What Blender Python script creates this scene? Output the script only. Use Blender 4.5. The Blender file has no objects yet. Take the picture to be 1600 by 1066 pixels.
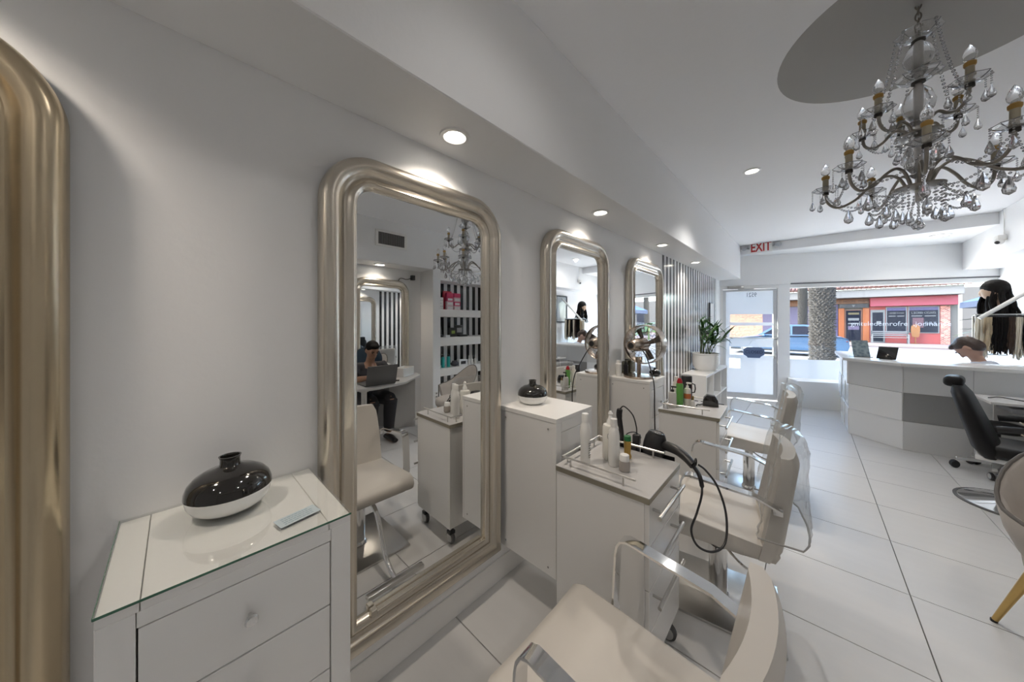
import bpy, bmesh, math, random
from mathutils import Vector as V, Matrix
random.seed(7)
R = math.radians
SC = bpy.context.scene
COL = SC.collection

# ------------------------------------------------------------------ camera
cam = bpy.data.cameras.new('camera'); camo = bpy.data.objects.new('camera', cam); COL.objects.link(camo)
cam.sensor_width = 36.0; cam.lens = 494.6 / 1600 * 36; cam.shift_y = -(533 - 504) / 1600
cam.clip_start = 0.02; cam.clip_end = 300
YAW = math.atan(466 / 494.6)
camo.location = (1.32, 0, 1.5); camo.rotation_euler = (R(90), 0, YAW)
SC.camera = camo
# ------------------------------------------------------------------ world, sun, exposure
SC.view_settings.view_transform = 'Standard'; SC.view_settings.look = 'None'
SC.view_settings.gamma = 1; SC.view_settings.use_curve_mapping = False
SC.view_settings.exposure = 1.68
w = bpy.data.worlds.new('sky_world'); SC.world = w; w.use_nodes = True
nt = w.node_tree; bg = nt.nodes['Background']
sky = nt.nodes.new('ShaderNodeTexSky'); sky.sky_type = 'NISHITA'; sky.sun_disc = False
sky.sun_elevation = R(52); sky.sun_rotation = R(215); sky.air_density = 1.0; sky.dust_density = 1.5
nt.links.new(sky.outputs[0], bg.inputs[0]); bg.inputs[1].default_value = .62
sun = bpy.data.lights.new('sun', 'SUN'); sun.energy = 8.0; sun.angle = R(0.6); sun.color = (1, .96, .9)
suno = bpy.data.objects.new('sun', sun); COL.objects.link(suno)
suno.rotation_euler = V((-.85, -.12, .80)).to_track_quat('Z', 'Y').to_euler()
SC.cycles.use_denoising = True
SC.cycles.max_bounces = 12; SC.cycles.diffuse_bounces = 9; SC.cycles.glossy_bounces = 6
SC.cycles.transmission_bounces = 8; SC.cycles.transparent_max_bounces = 16
SC.cycles.sample_clamp_indirect = 6; SC.cycles.caustics_reflective = False; SC.cycles.caustics_refractive = False

def lamp(name, kind, loc, power, color=(1, .93, .84), size=.1, spot=None, blend=.6, rot=(0, 0, 0), parent=None):
    l = bpy.data.lights.new(name, kind); l.energy = power; l.color = color
    if kind == 'AREA': l.shape = 'DISK'; l.size = size
    else: l.shadow_soft_size = size
    if spot: l.spot_size = R(spot); l.spot_blend = blend
    o = bpy.data.objects.new(name, l); COL.objects.link(o); o.location = loc; o.rotation_euler = rot
    if parent: o.parent = parent
    return o

# ------------------------------------------------------------------ materials
MATS = {}
def mat(name, col, rough=.5, metal=0.0, var=0.0, scale=6.0, bump=0.0, spec=.5, stretch=None, emit=None, alpha=None, trans=0.0, coat=0.0):
    if name in MATS: return MATS[name]
    m = bpy.data.materials.new(name); m.use_nodes = True; n = m.node_tree.nodes; L = m.node_tree.links
    b = n['Principled BSDF']
    b.inputs['Base Color'].default_value = (*col, 1); b.inputs['Roughness'].default_value = rough
    b.inputs['Metallic'].default_value = metal; b.inputs['Specular IOR Level'].default_value = spec
    b.inputs['Coat Weight'].default_value = coat
    b.inputs['Transmission Weight'].default_value = trans
    if emit: b.inputs['Emission Color'].default_value = (*emit[:3], 1); b.inputs['Emission Strength'].default_value = emit[3]
    if var or bump:
        tc = n.new('ShaderNodeTexCoord'); mp = n.new('ShaderNodeMapping'); nz = n.new('ShaderNodeTexNoise')
        L.new(tc.outputs['Object'], mp.inputs[0]); L.new(mp.outputs[0], nz.inputs[0])
        if stretch: mp.inputs['Scale'].default_value = stretch
        nz.inputs['Scale'].default_value = scale; nz.inputs['Detail'].default_value = 5
        if var:
            mx = n.new('ShaderNodeMix'); mx.data_type = 'RGBA'
            mx.inputs[6].default_value = (*[max(0, c * (1 - var)) for c in col], 1)
            mx.inputs[7].default_value = (*[min(1, c * (1 + var)) for c in col], 1)
            L.new(nz.outputs[0], mx.inputs[0]); L.new(mx.outputs[2], b.inputs['Base Color'])
        if bump:
            bp = n.new('ShaderNodeBump'); bp.inputs['Strength'].default_value = bump; bp.inputs['Distance'].default_value = .01
            L.new(nz.outputs[0], bp.inputs['Height']); L.new(bp.outputs[0], b.inputs['Normal'])
    MATS[name] = m
    return m
def clear_mat(name, tint=(1, 1, 1), gloss=.12, rough=.02, haze=0.0):
    """thin clear sheet: transparent with a Fresnel reflection and optional white haze"""
    m = bpy.data.materials.new(name); m.use_nodes = True; n = m.node_tree.nodes; L = m.node_tree.links
    n.remove(n['Principled BSDF']); out = n['Material Output']
    t = n.new('ShaderNodeBsdfTransparent'); t.inputs[0].default_value = (*tint, 1)
    g = n.new('ShaderNodeBsdfGlossy'); g.inputs['Roughness'].default_value = rough
    lw = n.new('ShaderNodeLayerWeight'); lw.inputs[0].default_value = .25
    mul = n.new('ShaderNodeMath'); mul.operation = 'MULTIPLY_ADD'; mul.inputs[1].default_value = .32; mul.inputs[2].default_value = gloss * .12
    L.new(lw.outputs['Fresnel'], mul.inputs[0])
    mx = n.new('ShaderNodeMixShader'); L.new(mul.outputs[0], mx.inputs[0]); L.new(t.outputs[0], mx.inputs[1]); L.new(g.outputs[0], mx.inputs[2])
    last = mx
    if haze:
        d = n.new('ShaderNodeBsdfTranslucent'); d.inputs[0].default_value = (.44, .455, .47, 1)
        d2 = n.new('ShaderNodeBsdfDiffuse'); d2.inputs[0].default_value = (.9, .92, .95, 1)
        md = n.new('ShaderNodeMixShader'); md.inputs[0].default_value = .45; L.new(d.outputs[0], md.inputs[1]); L.new(d2.outputs[0], md.inputs[2])
        m2 = n.new('ShaderNodeMixShader'); m2.inputs[0].default_value = haze
        L.new(mx.outputs[0], m2.inputs[1]); L.new(md.outputs[0], m2.inputs[2]); last = m2
    L.new(last.outputs[0], out.inputs[0]); MATS[name] = m
    return m

PAINT = mat('white_wall_paint', (.84, .84, .84), .55, bump=.06, scale=40)
CEIL = mat('ceiling_paint', (.85, .85, .86), .7, bump=.08, scale=25)
GREYPAINT = mat('dark_grey_ceiling_paint', (.39, .38, .36), .75)
TILE = mat('pale_porcelain_tile', (.63, .625, .615), .32, var=.05, scale=3, stretch=(.8, 5, 5), bump=.02)
GROUT = mat('dark_grout', (.10, .10, .10), .8)
WHITEG = mat('gloss_white_laminate', (.80, .79, .77), .18, var=.015, scale=3)
WHITEM = mat('matt_white_laminate', (.82, .81, .79), .35)
GAP = mat('dark_gap', (.05, .045, .04), .8)  # painted shade for gaps and duct; also plain dark parts
SILVER = mat('champagne_silver_leaf', (.66, .61, .53), .27, 1.0, var=.10, scale=9, stretch=(1, 1, .25), bump=.03)
MIRROR = mat('mirror_glass', (.90, .91, .91), 0.0, 1.0)
CHROME = mat('polished_chrome', (.78, .78, .78), .08, 1.0)
STEEL = mat('brushed_steel', (.58, .57, .55), .28, 1.0, var=.06, scale=30, stretch=(1, 12, 1))
BRASSY = mat('antique_pewter', (.30, .28, .25), .35, 1.0)
BRONZE = mat('bronze_metal', (.42, .35, .29), .25, 1.0)
BLACKG = mat('black_gloss', (.012, .011, .010), .08, coat=.5)
BLACKM = mat('black_plastic', (.018, .018, .02), .35)
BLACKL = mat('black_leather', (.009, .009, .010), .5, spec=.3, bump=.1, scale=60)
RUBBER = mat('grey_rubber', (.10, .10, .10), .6)
VINYL = mat('cream_vinyl', (.60, .565, .515), .38, var=.03, scale=8, bump=.03)
CERAM = mat('white_ceramic', (.84, .84, .83), .12)
GREYTOP = mat('grey_laminate', (.50, .49, .48), .3, var=.05, scale=14, stretch=(1, 8, 1))
EDGE = mat('satin_metal_edging', (.36, .335, .27), .35, .8)
FABRIC = mat('taupe_velvet', (.50, .465, .43), .8, var=.06, scale=20, bump=.1)
GOLD = mat('gold_metal', (.62, .42, .16), .3, 1.0)
PLASTICW = mat('white_plastic', (.82, .81, .78), .3)
GLASSC = mat('crystal_glass', (1, 1, 1), .02, trans=1.0)
PANE = clear_mat('window_glass', (.96, .98, .97), .1)
FROST = clear_mat('frosted_film', (1, 1, 1), .1, .3, haze=.86)
TABGLASS = clear_mat('table_glass', (.985, .99, .985), .15)
CLEARP = clear_mat('clear_vinyl_sheet', (.97, .97, .96), .5, .06, haze=.10)
GLASSGREEN = mat('green_glass_edge', (.06, .16, .11), .1)

# ------------------------------------------------------------------ mesh builder
class MB:
    def __init__(s): s.bm = bmesh.new()
    def box(s, x0, x1, y0, y1, z0, z1, bev=0.0, seg=2, mtx=None):
        m = Matrix.Translation(((x0 + x1) / 2, (y0 + y1) / 2, (z0 + z1) / 2)) @ Matrix.Diagonal((abs(x1 - x0), abs(y1 - y0), abs(z1 - z0), 1))
        if mtx: m = mtx @ m
        r = bmesh.ops.create_cube(s.bm, size=1, matrix=m)
        if bev:
            ed = list({e for v in r['verts'] for e in v.link_edges})
            bmesh.ops.bevel(s.bm, geom=ed, offset=bev, segments=seg, profile=.5, affect='EDGES')
        return s
    def rings(s, rs, cap=True, closed=True, loop=False):
        vs = [[s.bm.verts.new(p) for p in r] for r in rs]
        n = len(vs[0]); K = len(vs)
        for i in range(K if loop else K - 1):
            a, b = vs[i], vs[(i + 1) % K]
            for j in range(n if closed else n - 1):
                k = (j + 1) % n
                try: s.bm.faces.new((a[j], a[k], b[k], b[j]))
                except ValueError: pass
        if cap and closed and not loop:
            for r, f in ((vs[0], True), (vs[-1], False)):
                try: s.bm.faces.new(list(reversed(r)) if f else r)
                except ValueError: pass
        return s
    def tube(s, pts, r, seg=8, cap=True, loop=False, flat=None):
        pts = [V(p) for p in pts]; n = len(pts); rs = r if isinstance(r, (list, tuple)) else [r] * n
        prev = None; out = []
        for i, p in enumerate(pts):
            if loop: t = (pts[(i + 1) % n] - pts[i - 1]).normalized()
            else: t = (pts[min(i + 1, n - 1)] - pts[max(i - 1, 0)]).normalized()
            if prev is None:
                up = V((0, 0, 1)) if abs(t.z) < .9 else V((0, 1, 0))
                u = t.cross(up).normalized()
            else:
                u = (prev - t * prev.dot(t)).normalized()
            prev = u; v = t.cross(u)
            out.append([p + (u * math.cos(a) + v * math.sin(a) * (flat or 1)) * rs[i] for a in [2 * math.pi * k / seg for k in range(seg)]])
        return s.rings(out, cap=cap, loop=loop)
    def strip(s, pts, width, th, side=V((0, 1, 0))):
        """flat bar along pts; width along side, thickness in the plane of the path"""
        pts = [V(p) for p in pts]; n = len(pts); out = []
        for i, p in enumerate(pts):
            t = (pts[min(i + 1, n - 1)] - pts[max(i - 1, 0)]).normalized(); nn = t.cross(side).normalized()
            a, b = side * width / 2, nn * th / 2
            out.append([p + a + b, p - a + b, p - a - b, p + a - b])
        return s.rings(out)
    def lathe(s, prof, seg=24, c=(0, 0, 0), axis='Z', loop=False):
        c = V(c); out = []
        for (r, h) in prof:
            ring = []
            for k in range(seg):
                a = 2 * math.pi * k / seg; x, y = r * math.cos(a), r * math.sin(a)
                p = V((x, y, h)) if axis == 'Z' else (V((x, h, y)) if axis == 'Y' else V((h, x, y)))
                ring.append(c + p)
            out.append(ring)
        return s.rings(out, loop=loop)
    def cyl(s, c, r, h, seg=20, axis='Z', bev=0):
        pr = [(r, 0), (r, h)] if not bev else [(r - bev, 0), (r, bev), (r, h - bev), (r - bev, h)]
        return s.lathe(pr, seg, c, axis)
    def ball(s, c, rx, ry=None, rz=None, seg=14, rg=8, mtx=None):
        ry = ry or rx; rz = rz or rx
        m = Matrix.Translation(c) @ (mtx or Matrix()) @ Matrix.Diagonal((rx, ry, rz, 1))
        bmesh.ops.create_uvsphere(s.bm, u_segments=seg, v_segments=rg, radius=1, matrix=m); return s
    def ico(s, c, rx, ry=None, rz=None, sub=1):
        m = Matrix.Translation(c) @ Matrix.Diagonal((rx, ry or rx, rz or rx, 1))
        bmesh.ops.create_icosphere(s.bm, subdivisions=sub, radius=1, matrix=m); return s
    def prism(s, poly, z0, z1, bev=0, seg=2, axis='Z'):
        def P(x, y, z): return V((x, y, z)) if axis == 'Z' else (V((x, z, y)) if axis == 'Y' else V((z, x, y)))
        a = [s.bm.verts.new(P(x, y, z0)) for x, y in poly]; b = [s.bm.verts.new(P(x, y, z1)) for x, y in poly]
        n = len(poly); fs = [s.bm.faces.new(a), s.bm.faces.new(b)]
        for i in range(n): fs.append(s.bm.faces.new((a[i], a[(i + 1) % n], b[(i + 1) % n], b[i])))
        if bev:
            ed = list({e for f in fs[:2] for e in f.edges})
            bmesh.ops.bevel(s.bm, geom=ed, offset=bev, segments=seg, profile=.5, affect='EDGES')
        return s
    def quad(s, *ps):
        s.bm.faces.new([s.bm.verts.new(p) for p in ps]); return s
    def mesh(s, name, m, sharp=35):
        bmesh.ops.recalc_face_normals(s.bm, faces=s.bm.faces)
        me = bpy.data.meshes.new(name); s.bm.to_mesh(me); s.bm.free()
        me.polygons.foreach_set('use_smooth', [True] * len(me.polygons)); me.set_sharp_from_angle(angle=R(sharp))
        if m: me.materials.append(m)
        return me
    def build(s, name, m, parent=None, loc=None, rz=0, kind=None, sharp=35):
        o = bpy.data.objects.new(name, s.mesh(name, m, sharp)); COL.objects.link(o)
        if parent: o.parent = parent
        if loc: o.location = loc
        if rz: o.rotation_euler = (0, 0, rz)
        if kind: o['kind'] = kind
        return o
def tag(o, label, cat, group=None, kind=None):
    o['label'] = label; o['category'] = cat
    if group: o['group'] = group
    if kind: o['kind'] = kind
    return o
def thing(name, label, cat, loc=(0, 0, 0), rz=0, group=None):
    o = bpy.data.objects.new(name, None); COL.objects.link(o); o.location = loc; o.rotation_euler = (0, 0, rz); o.empty_display_size = .05
    return tag(o, label, cat, group)
def struct(name, loc=(0, 0, 0), rz=0):
    o = bpy.data.objects.new(name, None); COL.objects.link(o); o.location = loc; o.rotation_euler = (0, 0, rz); o['kind'] = 'structure'
    return o
def inst(o, name, parent, loc=(0, 0, 0), rot=(0, 0, 0), scale=None):
    c = bpy.data.objects.new(name, o if isinstance(o, bpy.types.Mesh) else o.data); COL.objects.link(c); c.parent = parent; c.location = loc; c.rotation_euler = rot
    if scale: c.scale = scale
    return c
def copy_tree(o, loc=None, rz=None, label=None, parent=None):
    c = o.copy(); COL.objects.link(c); c.parent = parent
    if loc is not None: c.location = loc
    if rz is not None: c.rotation_euler = (0, 0, rz)
    if label: c['label'] = label
    for ch in list(o.children): copy_tree(ch, parent=c)
    return c
def text(body, name, m, size, loc, rot, parent=None, ext=.0008, align='CENTER', sx=1, mirror=False, bold=0):
    cu = bpy.data.curves.new(name, 'FONT'); cu.body = body; cu.size = size; cu.extrude = ext; cu.offset = bold; cu.align_x = align; cu.align_y = 'CENTER'
    t = bpy.data.objects.new(name, cu); COL.objects.link(t)
    me = bpy.data.meshes.new_from_object(t); bpy.data.objects.remove(t); bpy.data.curves.remove(cu)
    for v in me.vertices:
        v.co.x *= sx * (-1 if mirror else 1)
    me.materials.clear(); me.materials.append(m)
    o = bpy.data.objects.new(name, me); COL.objects.link(o); o.location = loc; o.rotation_euler = rot
    if parent: o.parent = parent
    return o
def arc(cx, cy, r, a0, a1, n):
    return [(cx + r * math.cos(R(a0 + (a1 - a0) * i / n)), cy + r * math.sin(R(a0 + (a1 - a0) * i / n))) for i in range(n + 1)]
def smooth_path(pts, n=6):
    """Catmull-Rom through pts"""
    P = [V(p) for p in pts]; P = [P[0] * 2 - P[1]] + P + [P[-1] * 2 - P[-2]]; out = []
    for i in range(1, len(P) - 2):
        for k in range(n):
            t = k / n; a, b, c, d = P[i - 1], P[i], P[i + 1], P[i + 2]
            out.append(.5 * ((2 * b) + (c - a) * t + (2 * a - 5 * b + 4 * c - d) * t * t + (3 * b - a - 3 * c + d) * t ** 3))
    out.append(P[-2]); return out
PI = math.pi
def clip(poly, a, b, c):
    """keep a*x+b*y<=c"""
    out = []
    for i, p in enumerate(poly):
        q = poly[(i + 1) % len(poly)]; dp = a * p[0] + b * p[1] - c; dq = a * q[0] + b * q[1] - c
        if dp <= 0: out.append(p)
        if dp * dq < 0:
            t = dp / (dp - dq); out.append((p[0] + (q[0] - p[0]) * t, p[1] + (q[1] - p[1]) * t))
    return out

# ------------------------------------------------------------------ the shell
SY0, SK = 7.46, .42                      # storefront plane y = SY0 + SK x
SF = math.atan(SK)
XR = 3.5                                 # right wall
XF = 3.12                                # face of the right soffit and of the shelf wall
YB = -2.6
HC = 2.95
fl = MB().prism([(-.1, YB), (XR + .1, YB), (XR + .1, SY0 + SK * XR), (-.1, SY0 - .04)], -.12, -.008).build('floor', GROUT, kind='structure')
for i in range(-3, 6):
    for j in range(-7, 14):
        x0, y0 = 1.72 + .6 * i, .978 + .597 * j
        g = .0022
        p = [(x0 + g, y0 + g), (x0 + .6 - g, y0 + g), (x0 + .6 - g, y0 + .597 - g), (x0 + g, y0 + .597 - g)]
        for h in ((-1, 0, 0), (1, 0, XR), (0, -1, -YB), (-SK, 1, SY0)):
            p = clip(p, *h) if p else p
        if len(p) < 3: continue
        cx = sum(q[0] for q in p) / len(p); cy = sum(q[1] for q in p) / len(p)
        MB().prism([(q[0] - cx, q[1] - cy) for q in p], -.01, 0, bev=.001, seg=1).build('tile', TILE, fl, loc=(cx, cy, 0))
MB().box(-.15, 0, YB, SY0, 0, HC + .2).build('wall_left', PAINT, kind='structure')
MB().box(0, .008, YB, 4.085, 0, .13, bev=.003, seg=1).build('baseboard_left', WHITEM, kind='structure')
MB().box(-.15, XR + .2, YB - .15, YB, 0, HC + .2).build('wall_back', PAINT, kind='structure')
MB().box(0, .35, YB, 7.387, 2.33, HC, bev=.004, seg=1).build('trim_1', PAINT, kind='structure')
MB().box(XF, XR + .15, YB, 8.95, 2.35, HC, bev=.004, seg=1).build('trim_2', PAINT, kind='structure')
MB().box(0, XF, 7.389, 9.0, 2.79, HC, bev=.004, seg=1).build('trim_3', PAINT, kind='structure')
# right wall with the shelf niche
wr = MB().box(XR, XR + .15, YB, 9.2, 0, HC + .2)
wr.box(XF, XR, 2.82, 2.96, 0, 2.35).box(XF, XR, 4.25, 5.2, 0, 2.35).box(XF, XR, 2.96, 4.25, 2.19, 2.35).box(XF, XR, 2.96, 4.25, 0, .3)
wr.build('wall_right', PAINT, kind='structure')
# ceiling with round recess
CCX, CCY, CR = 1.74, 2.5, .565
b = MB(); N = 72; R1 = .8
lo = [V((CCX + CR * math.cos(2 * PI * k / N), CCY + CR * math.sin(2 * PI * k / N), HC)) for k in range(N)]
def sq(k):
    a = 2 * PI * k / N; c, s_ = math.cos(a), math.sin(a); m_ = max(abs(c), abs(s_)); return V((CCX + R1 * c / m_, CCY + R1 * s_ / m_, HC))
b.rings([lo, [sq(k) for k in range(N)]], cap=False)
x0, x1, y0, y1 = -.1, XR + .1, YB - .1, 9.3
for (a, bb, c, d) in ((x0, CCX - R1, y0, y1), (CCX + R1, x1, y0, y1), (CCX - R1, CCX + R1, y0, CCY - R1), (CCX - R1, CCX + R1, CCY + R1, y1)):
    b.quad((a, c, HC), (bb, c, HC), (bb, d, HC), (a, d, HC))
ce = b.build('ceiling', CEIL, kind='structure')
b = MB(); b.box(x0, x1, y0, y1, HC + .3, HC + .4); b.build('ceiling_slab', CEIL, ce)
b = MB(); prof = [(CR, HC)] + [(CR * math.cos(R(t)), HC + .10 * math.sin(R(t))) for t in range(10, 90, 10)] + [(.002, HC + .10)]
b.lathe(prof, N, (CCX, CCY, 0)); b.build('ceiling_dome', GREYPAINT, ce)
# striped wallpaper
m = bpy.data.materials.new('striped_wallpaper'); m.use_nodes = True; n = m.node_tree.nodes; L = m.node_tree.links; MATS['stripe'] = m
def stripes_mat(m, axis, period, duty, off=0.0):
    n = m.node_tree.nodes; L = m.node_tree.links
    tc = n.new('ShaderNodeTexCoord'); sp = n.new('ShaderNodeSeparateXYZ'); L.new(tc.outputs['Object'], sp.inputs[0])
    ad = n.new('ShaderNodeMath'); ad.operation = 'ADD'; ad.inputs[1].default_value = 100 * period - off; L.new(sp.outputs[axis], ad.inputs[0])
    md = n.new('ShaderNodeMath'); md.operation = 'MODULO'; md.inputs[1].default_value = period; L.new(ad.outputs[0], md.inputs[0])
    lt = n.new('ShaderNodeMath'); lt.operation = 'LESS_THAN'; lt.inputs[1].default_value = period * duty; L.new(md.outputs[0], lt.inputs[0])
    mx = n.new('ShaderNodeMix'); mx.data_type = 'RGBA'; mx.inputs[6].default_value = (.80, .80, .80, 1); mx.inputs[7].default_value = (.012, .013, .016, 1)
    L.new(lt.outputs[0], mx.inputs[0]); b = n['Principled BSDF']; L.new(mx.outputs[2], b.inputs['Base Color'])
    b.inputs['Roughness'].default_value = .16; b.inputs['Specular IOR Level'].default_value = .6
stripes_mat(m, 1, .136, .5)
wl = [o for o in COL.objects if o.name == 'wall_left'][0]
MB().box(0, .004, 4.085, 7.1, 0, 2.33).build('striped_wallpaper', m, wl)
m2 = bpy.data.materials.new('striped_niche_paper'); m2.use_nodes = True; stripes_mat(m2, 1, .145, .5, .02)
MB().box(XR - .004, XR, 2.96, 4.25, .3, 2.19).build('striped_niche_paper', m2, [o for o in COL.objects if o.name == 'wall_right'][0])
for i, (z0, z1) in enumerate(((1.593, 1.716), (1.109, 1.253), (.614, .738))):
    MB().box(XF + .004, XR - .004, 2.96, 4.25, z0, z1, bev=.003, seg=1).build('niche_shelf', WHITEM, [o for o in COL.objects if o.name == 'wall_right'][0])

# ------------------------------------------------------------------ storefront (local x along the glass, local y outwards)
O = (0, SY0, 0)
b = MB()
b.box(-.12, 4.3, 0, .2, 2.24, HC + .1)                # header
b.box(-.12, .03, 0, .2, 0, 2.24)                      # left jamb
b.box(.965, 1.13, 0, .2, 0, 2.24)                     # pier
b.box(1.13, 4.3, 0, .2, 0, .40)                       # below the window
b.box(3.86, 4.3, 0, .2, .40, 2.24)                    # right end
b.box(-.1, 1.1, -.03, 0, 2.22, 2.79)                  # thicker upper wall above the door
b.build('wall_front', PAINT, loc=O, rz=SF, kind='structure')
MB().box(1.09, 3.75, -.405, -.002, 0, .465, bev=.004, seg=1).build('trim_4', WHITEM, loc=O, rz=SF, kind='structure')
MB().box(1.14, 3.86, -.012, -.001, 2.215, 2.238).build('trim_5', mat('dark_blind_rail', (.10, .10, .11), .4), loc=O, rz=SF, kind='structure')
win = struct('window_1', O, SF)
b = MB()
for (a, c, d, e) in ((1.13, 3.86, 2.15, 2.24), (1.13, 3.86, .40, .42), (1.13, 1.15, .42, 2.15), (3.84, 3.86, .42, 2.15)): b.box(a, c, .06, .12, d, e)
b.build('frame', WHITEM, win)
MB().box(1.15, 3.84, .086, .094, .42, 2.15).build('pane', PANE, win)
MB().box(1.15, 3.84, .080, .0855, .42, .805).build('frosted_film', FROST, win)
LET = clear_mat('pale_vinyl_lettering', (1, 1, 1), .1, .3, haze=.35)
text('gniteledemrofre  ,jormance', 'lettering', LET, .11, (2.68, .084, 1.475), (R(90), 0, 0), win, sx=1.05)
text('ecnamrofrep  netua', 'lettering', LET, .05, (2.45, .084, 1.06), (R(90), 0, 0), win, sx=1.1)
dr = struct('door_1', O, SF)
b = MB()
for (a, c, d, e) in ((.03, .965, 2.155, 2.24), (.03, .055, 0, 2.155), (.945, .965, 0, 2.155)): b.box(a, c, .0, .10, d, e)
b.build('door_frame', WHITEM, dr)
b = MB()
for (a, c, d, e) in ((.058, .942, 2.115, 2.15), (.058, .942, .01, .115), (.058, .115, .115, 2.115), (.888, .942, .115, 2.115)): b.box(a, c, .03, .075, d, e, bev=.003, seg=1)
b.build('door_leaf', mat('grey_white_door_paint', (.70, .71, .72), .4), dr)
MB().box(.115, .888, .050, .056, .115, 2.115).build('pane', PANE, dr)
for (a, c, d, e) in ((.115, .888, 1.66, 2.115), (.115, .19, 1.26, 1.66), (.19, .888, 1.44, 1.50), (.19, .888, 1.02, 1.20), (.115, .18, .60, 1.26), (.18, .888, .79, .86), (.36, .888, .60, .79), (.115, .888, .115, .60)):
    MB().box(a, c, .044, .0495, d, e).build('frosted_film', FROST, dr)
text('9521', 'house_number', mat('dark_grey_vinyl', (.12, .13, .15), .5), .12, (.54, .043, 2.035), (R(90), 0, 0), dr, mirror=True, sx=.75)
b = MB(); b.box(.13, .40, -.05, -.015, 2.165, 2.215, bev=.006); b.box(.30, .56, -.035, -.025, 2.145, 2.157); b.build('door_closer', STEEL, dr)
b = MB(); b.box(.90, .93, .012, .03, .80, .92, bev=.004); b.tube([(.915, .02, .86), (.915, -.02, .86), (.83, -.02, .86)], .008); b.build('handle', STEEL, dr)
b = MB(); b.tube([(.10, -.02, 1.20), (.93, -.02, 1.20)], .008).box(.92, .94, -.03, .03, 1.18, 1.22).box(.085, .10, -.03, .03, 1.18, 1.22); b.build('push_bar', STEEL, dr)
def SW(s, d, z): return (s * math.cos(SF) - d * math.sin(SF), SY0 + s * math.sin(SF) + d * math.cos(SF), z)
cs = thing('hanging_sign', 'dark blue closed sign hanging on a cord inside the glass door', 'sign', SW(.56, -.02, .93), SF)
BLUE = mat('slate_blue_board', (.13, .19, .34), .5)
pl = [(-.17, -.05), (-.11, -.09), (-.10, -.115), (.10, -.115), (.11, -.09), (.17, -.05), (.17, .05), (.11, .09), (-.11, .09), (-.17, .05)]
MB().prism(pl, -.006, .006, axis='Y').build('board', BLUE, cs)
text('CLOSED', 'lettering', mat('navy_print', (.03, .045, .12), .5), .085, (0, -.008, -.005), (R(90), 0, 0), cs, sx=.9)
MB().tube([(-.1, -.0, .09), (0, 0, .27), (.1, 0, .09)], .003, 5).build('cord', mat('pale_cord', (.6, .6, .6), .7), cs)

# ------------------------------------------------------------------ lights in the room
RING = mat('white_trim_ring', (.8, .8, .78), .3); LENS = mat('warm_lamp_lens', (1, .95, .88), .4, emit=(1, .93, .82, 5))
def downlight(x, y, z, label, r=.05, power=10, warm=(1, .88, .75), spot=140, group=None):
    t = thing('downlight', label, 'light', (x, y, z), 0, group)
    MB().lathe([(r + .016, 0), (r + .014, -.008), (r, -.010), (r - .006, -.004), (r - .008, 0)], 28).build('trim_ring', RING, t)
    MB().lathe([(r - .008, -.004), (r - .02, -.007), (.001, -.008)], 24).build('lens', LENS, t)
    lamp('downlight_lamp', 'SPOT', (0, 0, -.02), power, warm, .04, spot, .9, parent=t)
    return t
for yy, nm in ((.85, 'round recessed downlight above the large mirror, biggest and nearest under the left soffit'),
               (2.19, 'round recessed downlight under the left soffit above the second mirror'),
               (3.56, 'round recessed downlight under the left soffit above the farthest mirror'),
               (4.90, 'round recessed downlight under the left soffit above the striped wallpaper'),
               (-.48, 'round recessed downlight under the left soffit above the cropped gold mirror')):
    downlight(.17, yy, 2.33, nm)
downlight(.915, 3.776, HC, 'round recessed downlight in the flat ceiling left of the chandelier', .055, 34, (1, .97, .93), 118)
downlight(2.65, 6.3, HC, 'round recessed downlight in the flat ceiling behind the chandelier near the right soffit', .07, 9, (1, .96, .91), 165)
downlight(2.72, 7.75, 2.79, 'round recessed downlight beside the security camera above the shop window', .09, 16, (1, .95, .9))
downlight(3.32, 2.05, 2.35, 'round recessed downlight under the right soffit above the desk mirror', .07, 9, (1, .85, .68))
for k, (x, y) in enumerate(((.95, .9), (.95, -1.4), (2.5, -1.4), (2.5, .9))):  # unseen fill downlights, added to brighten the near room and desk front
    downlight(x, y, HC, ['round ceiling downlight near the camera above the styling chairs', 'round ceiling downlight at the back of the room on the mirror side',
                         'round ceiling downlight at the back of the room on the desk side', 'round ceiling downlight above the grey manicure desk'][k], .06, (3, 3, 7, 8)[k], (1, .97, .95), 155)

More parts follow.
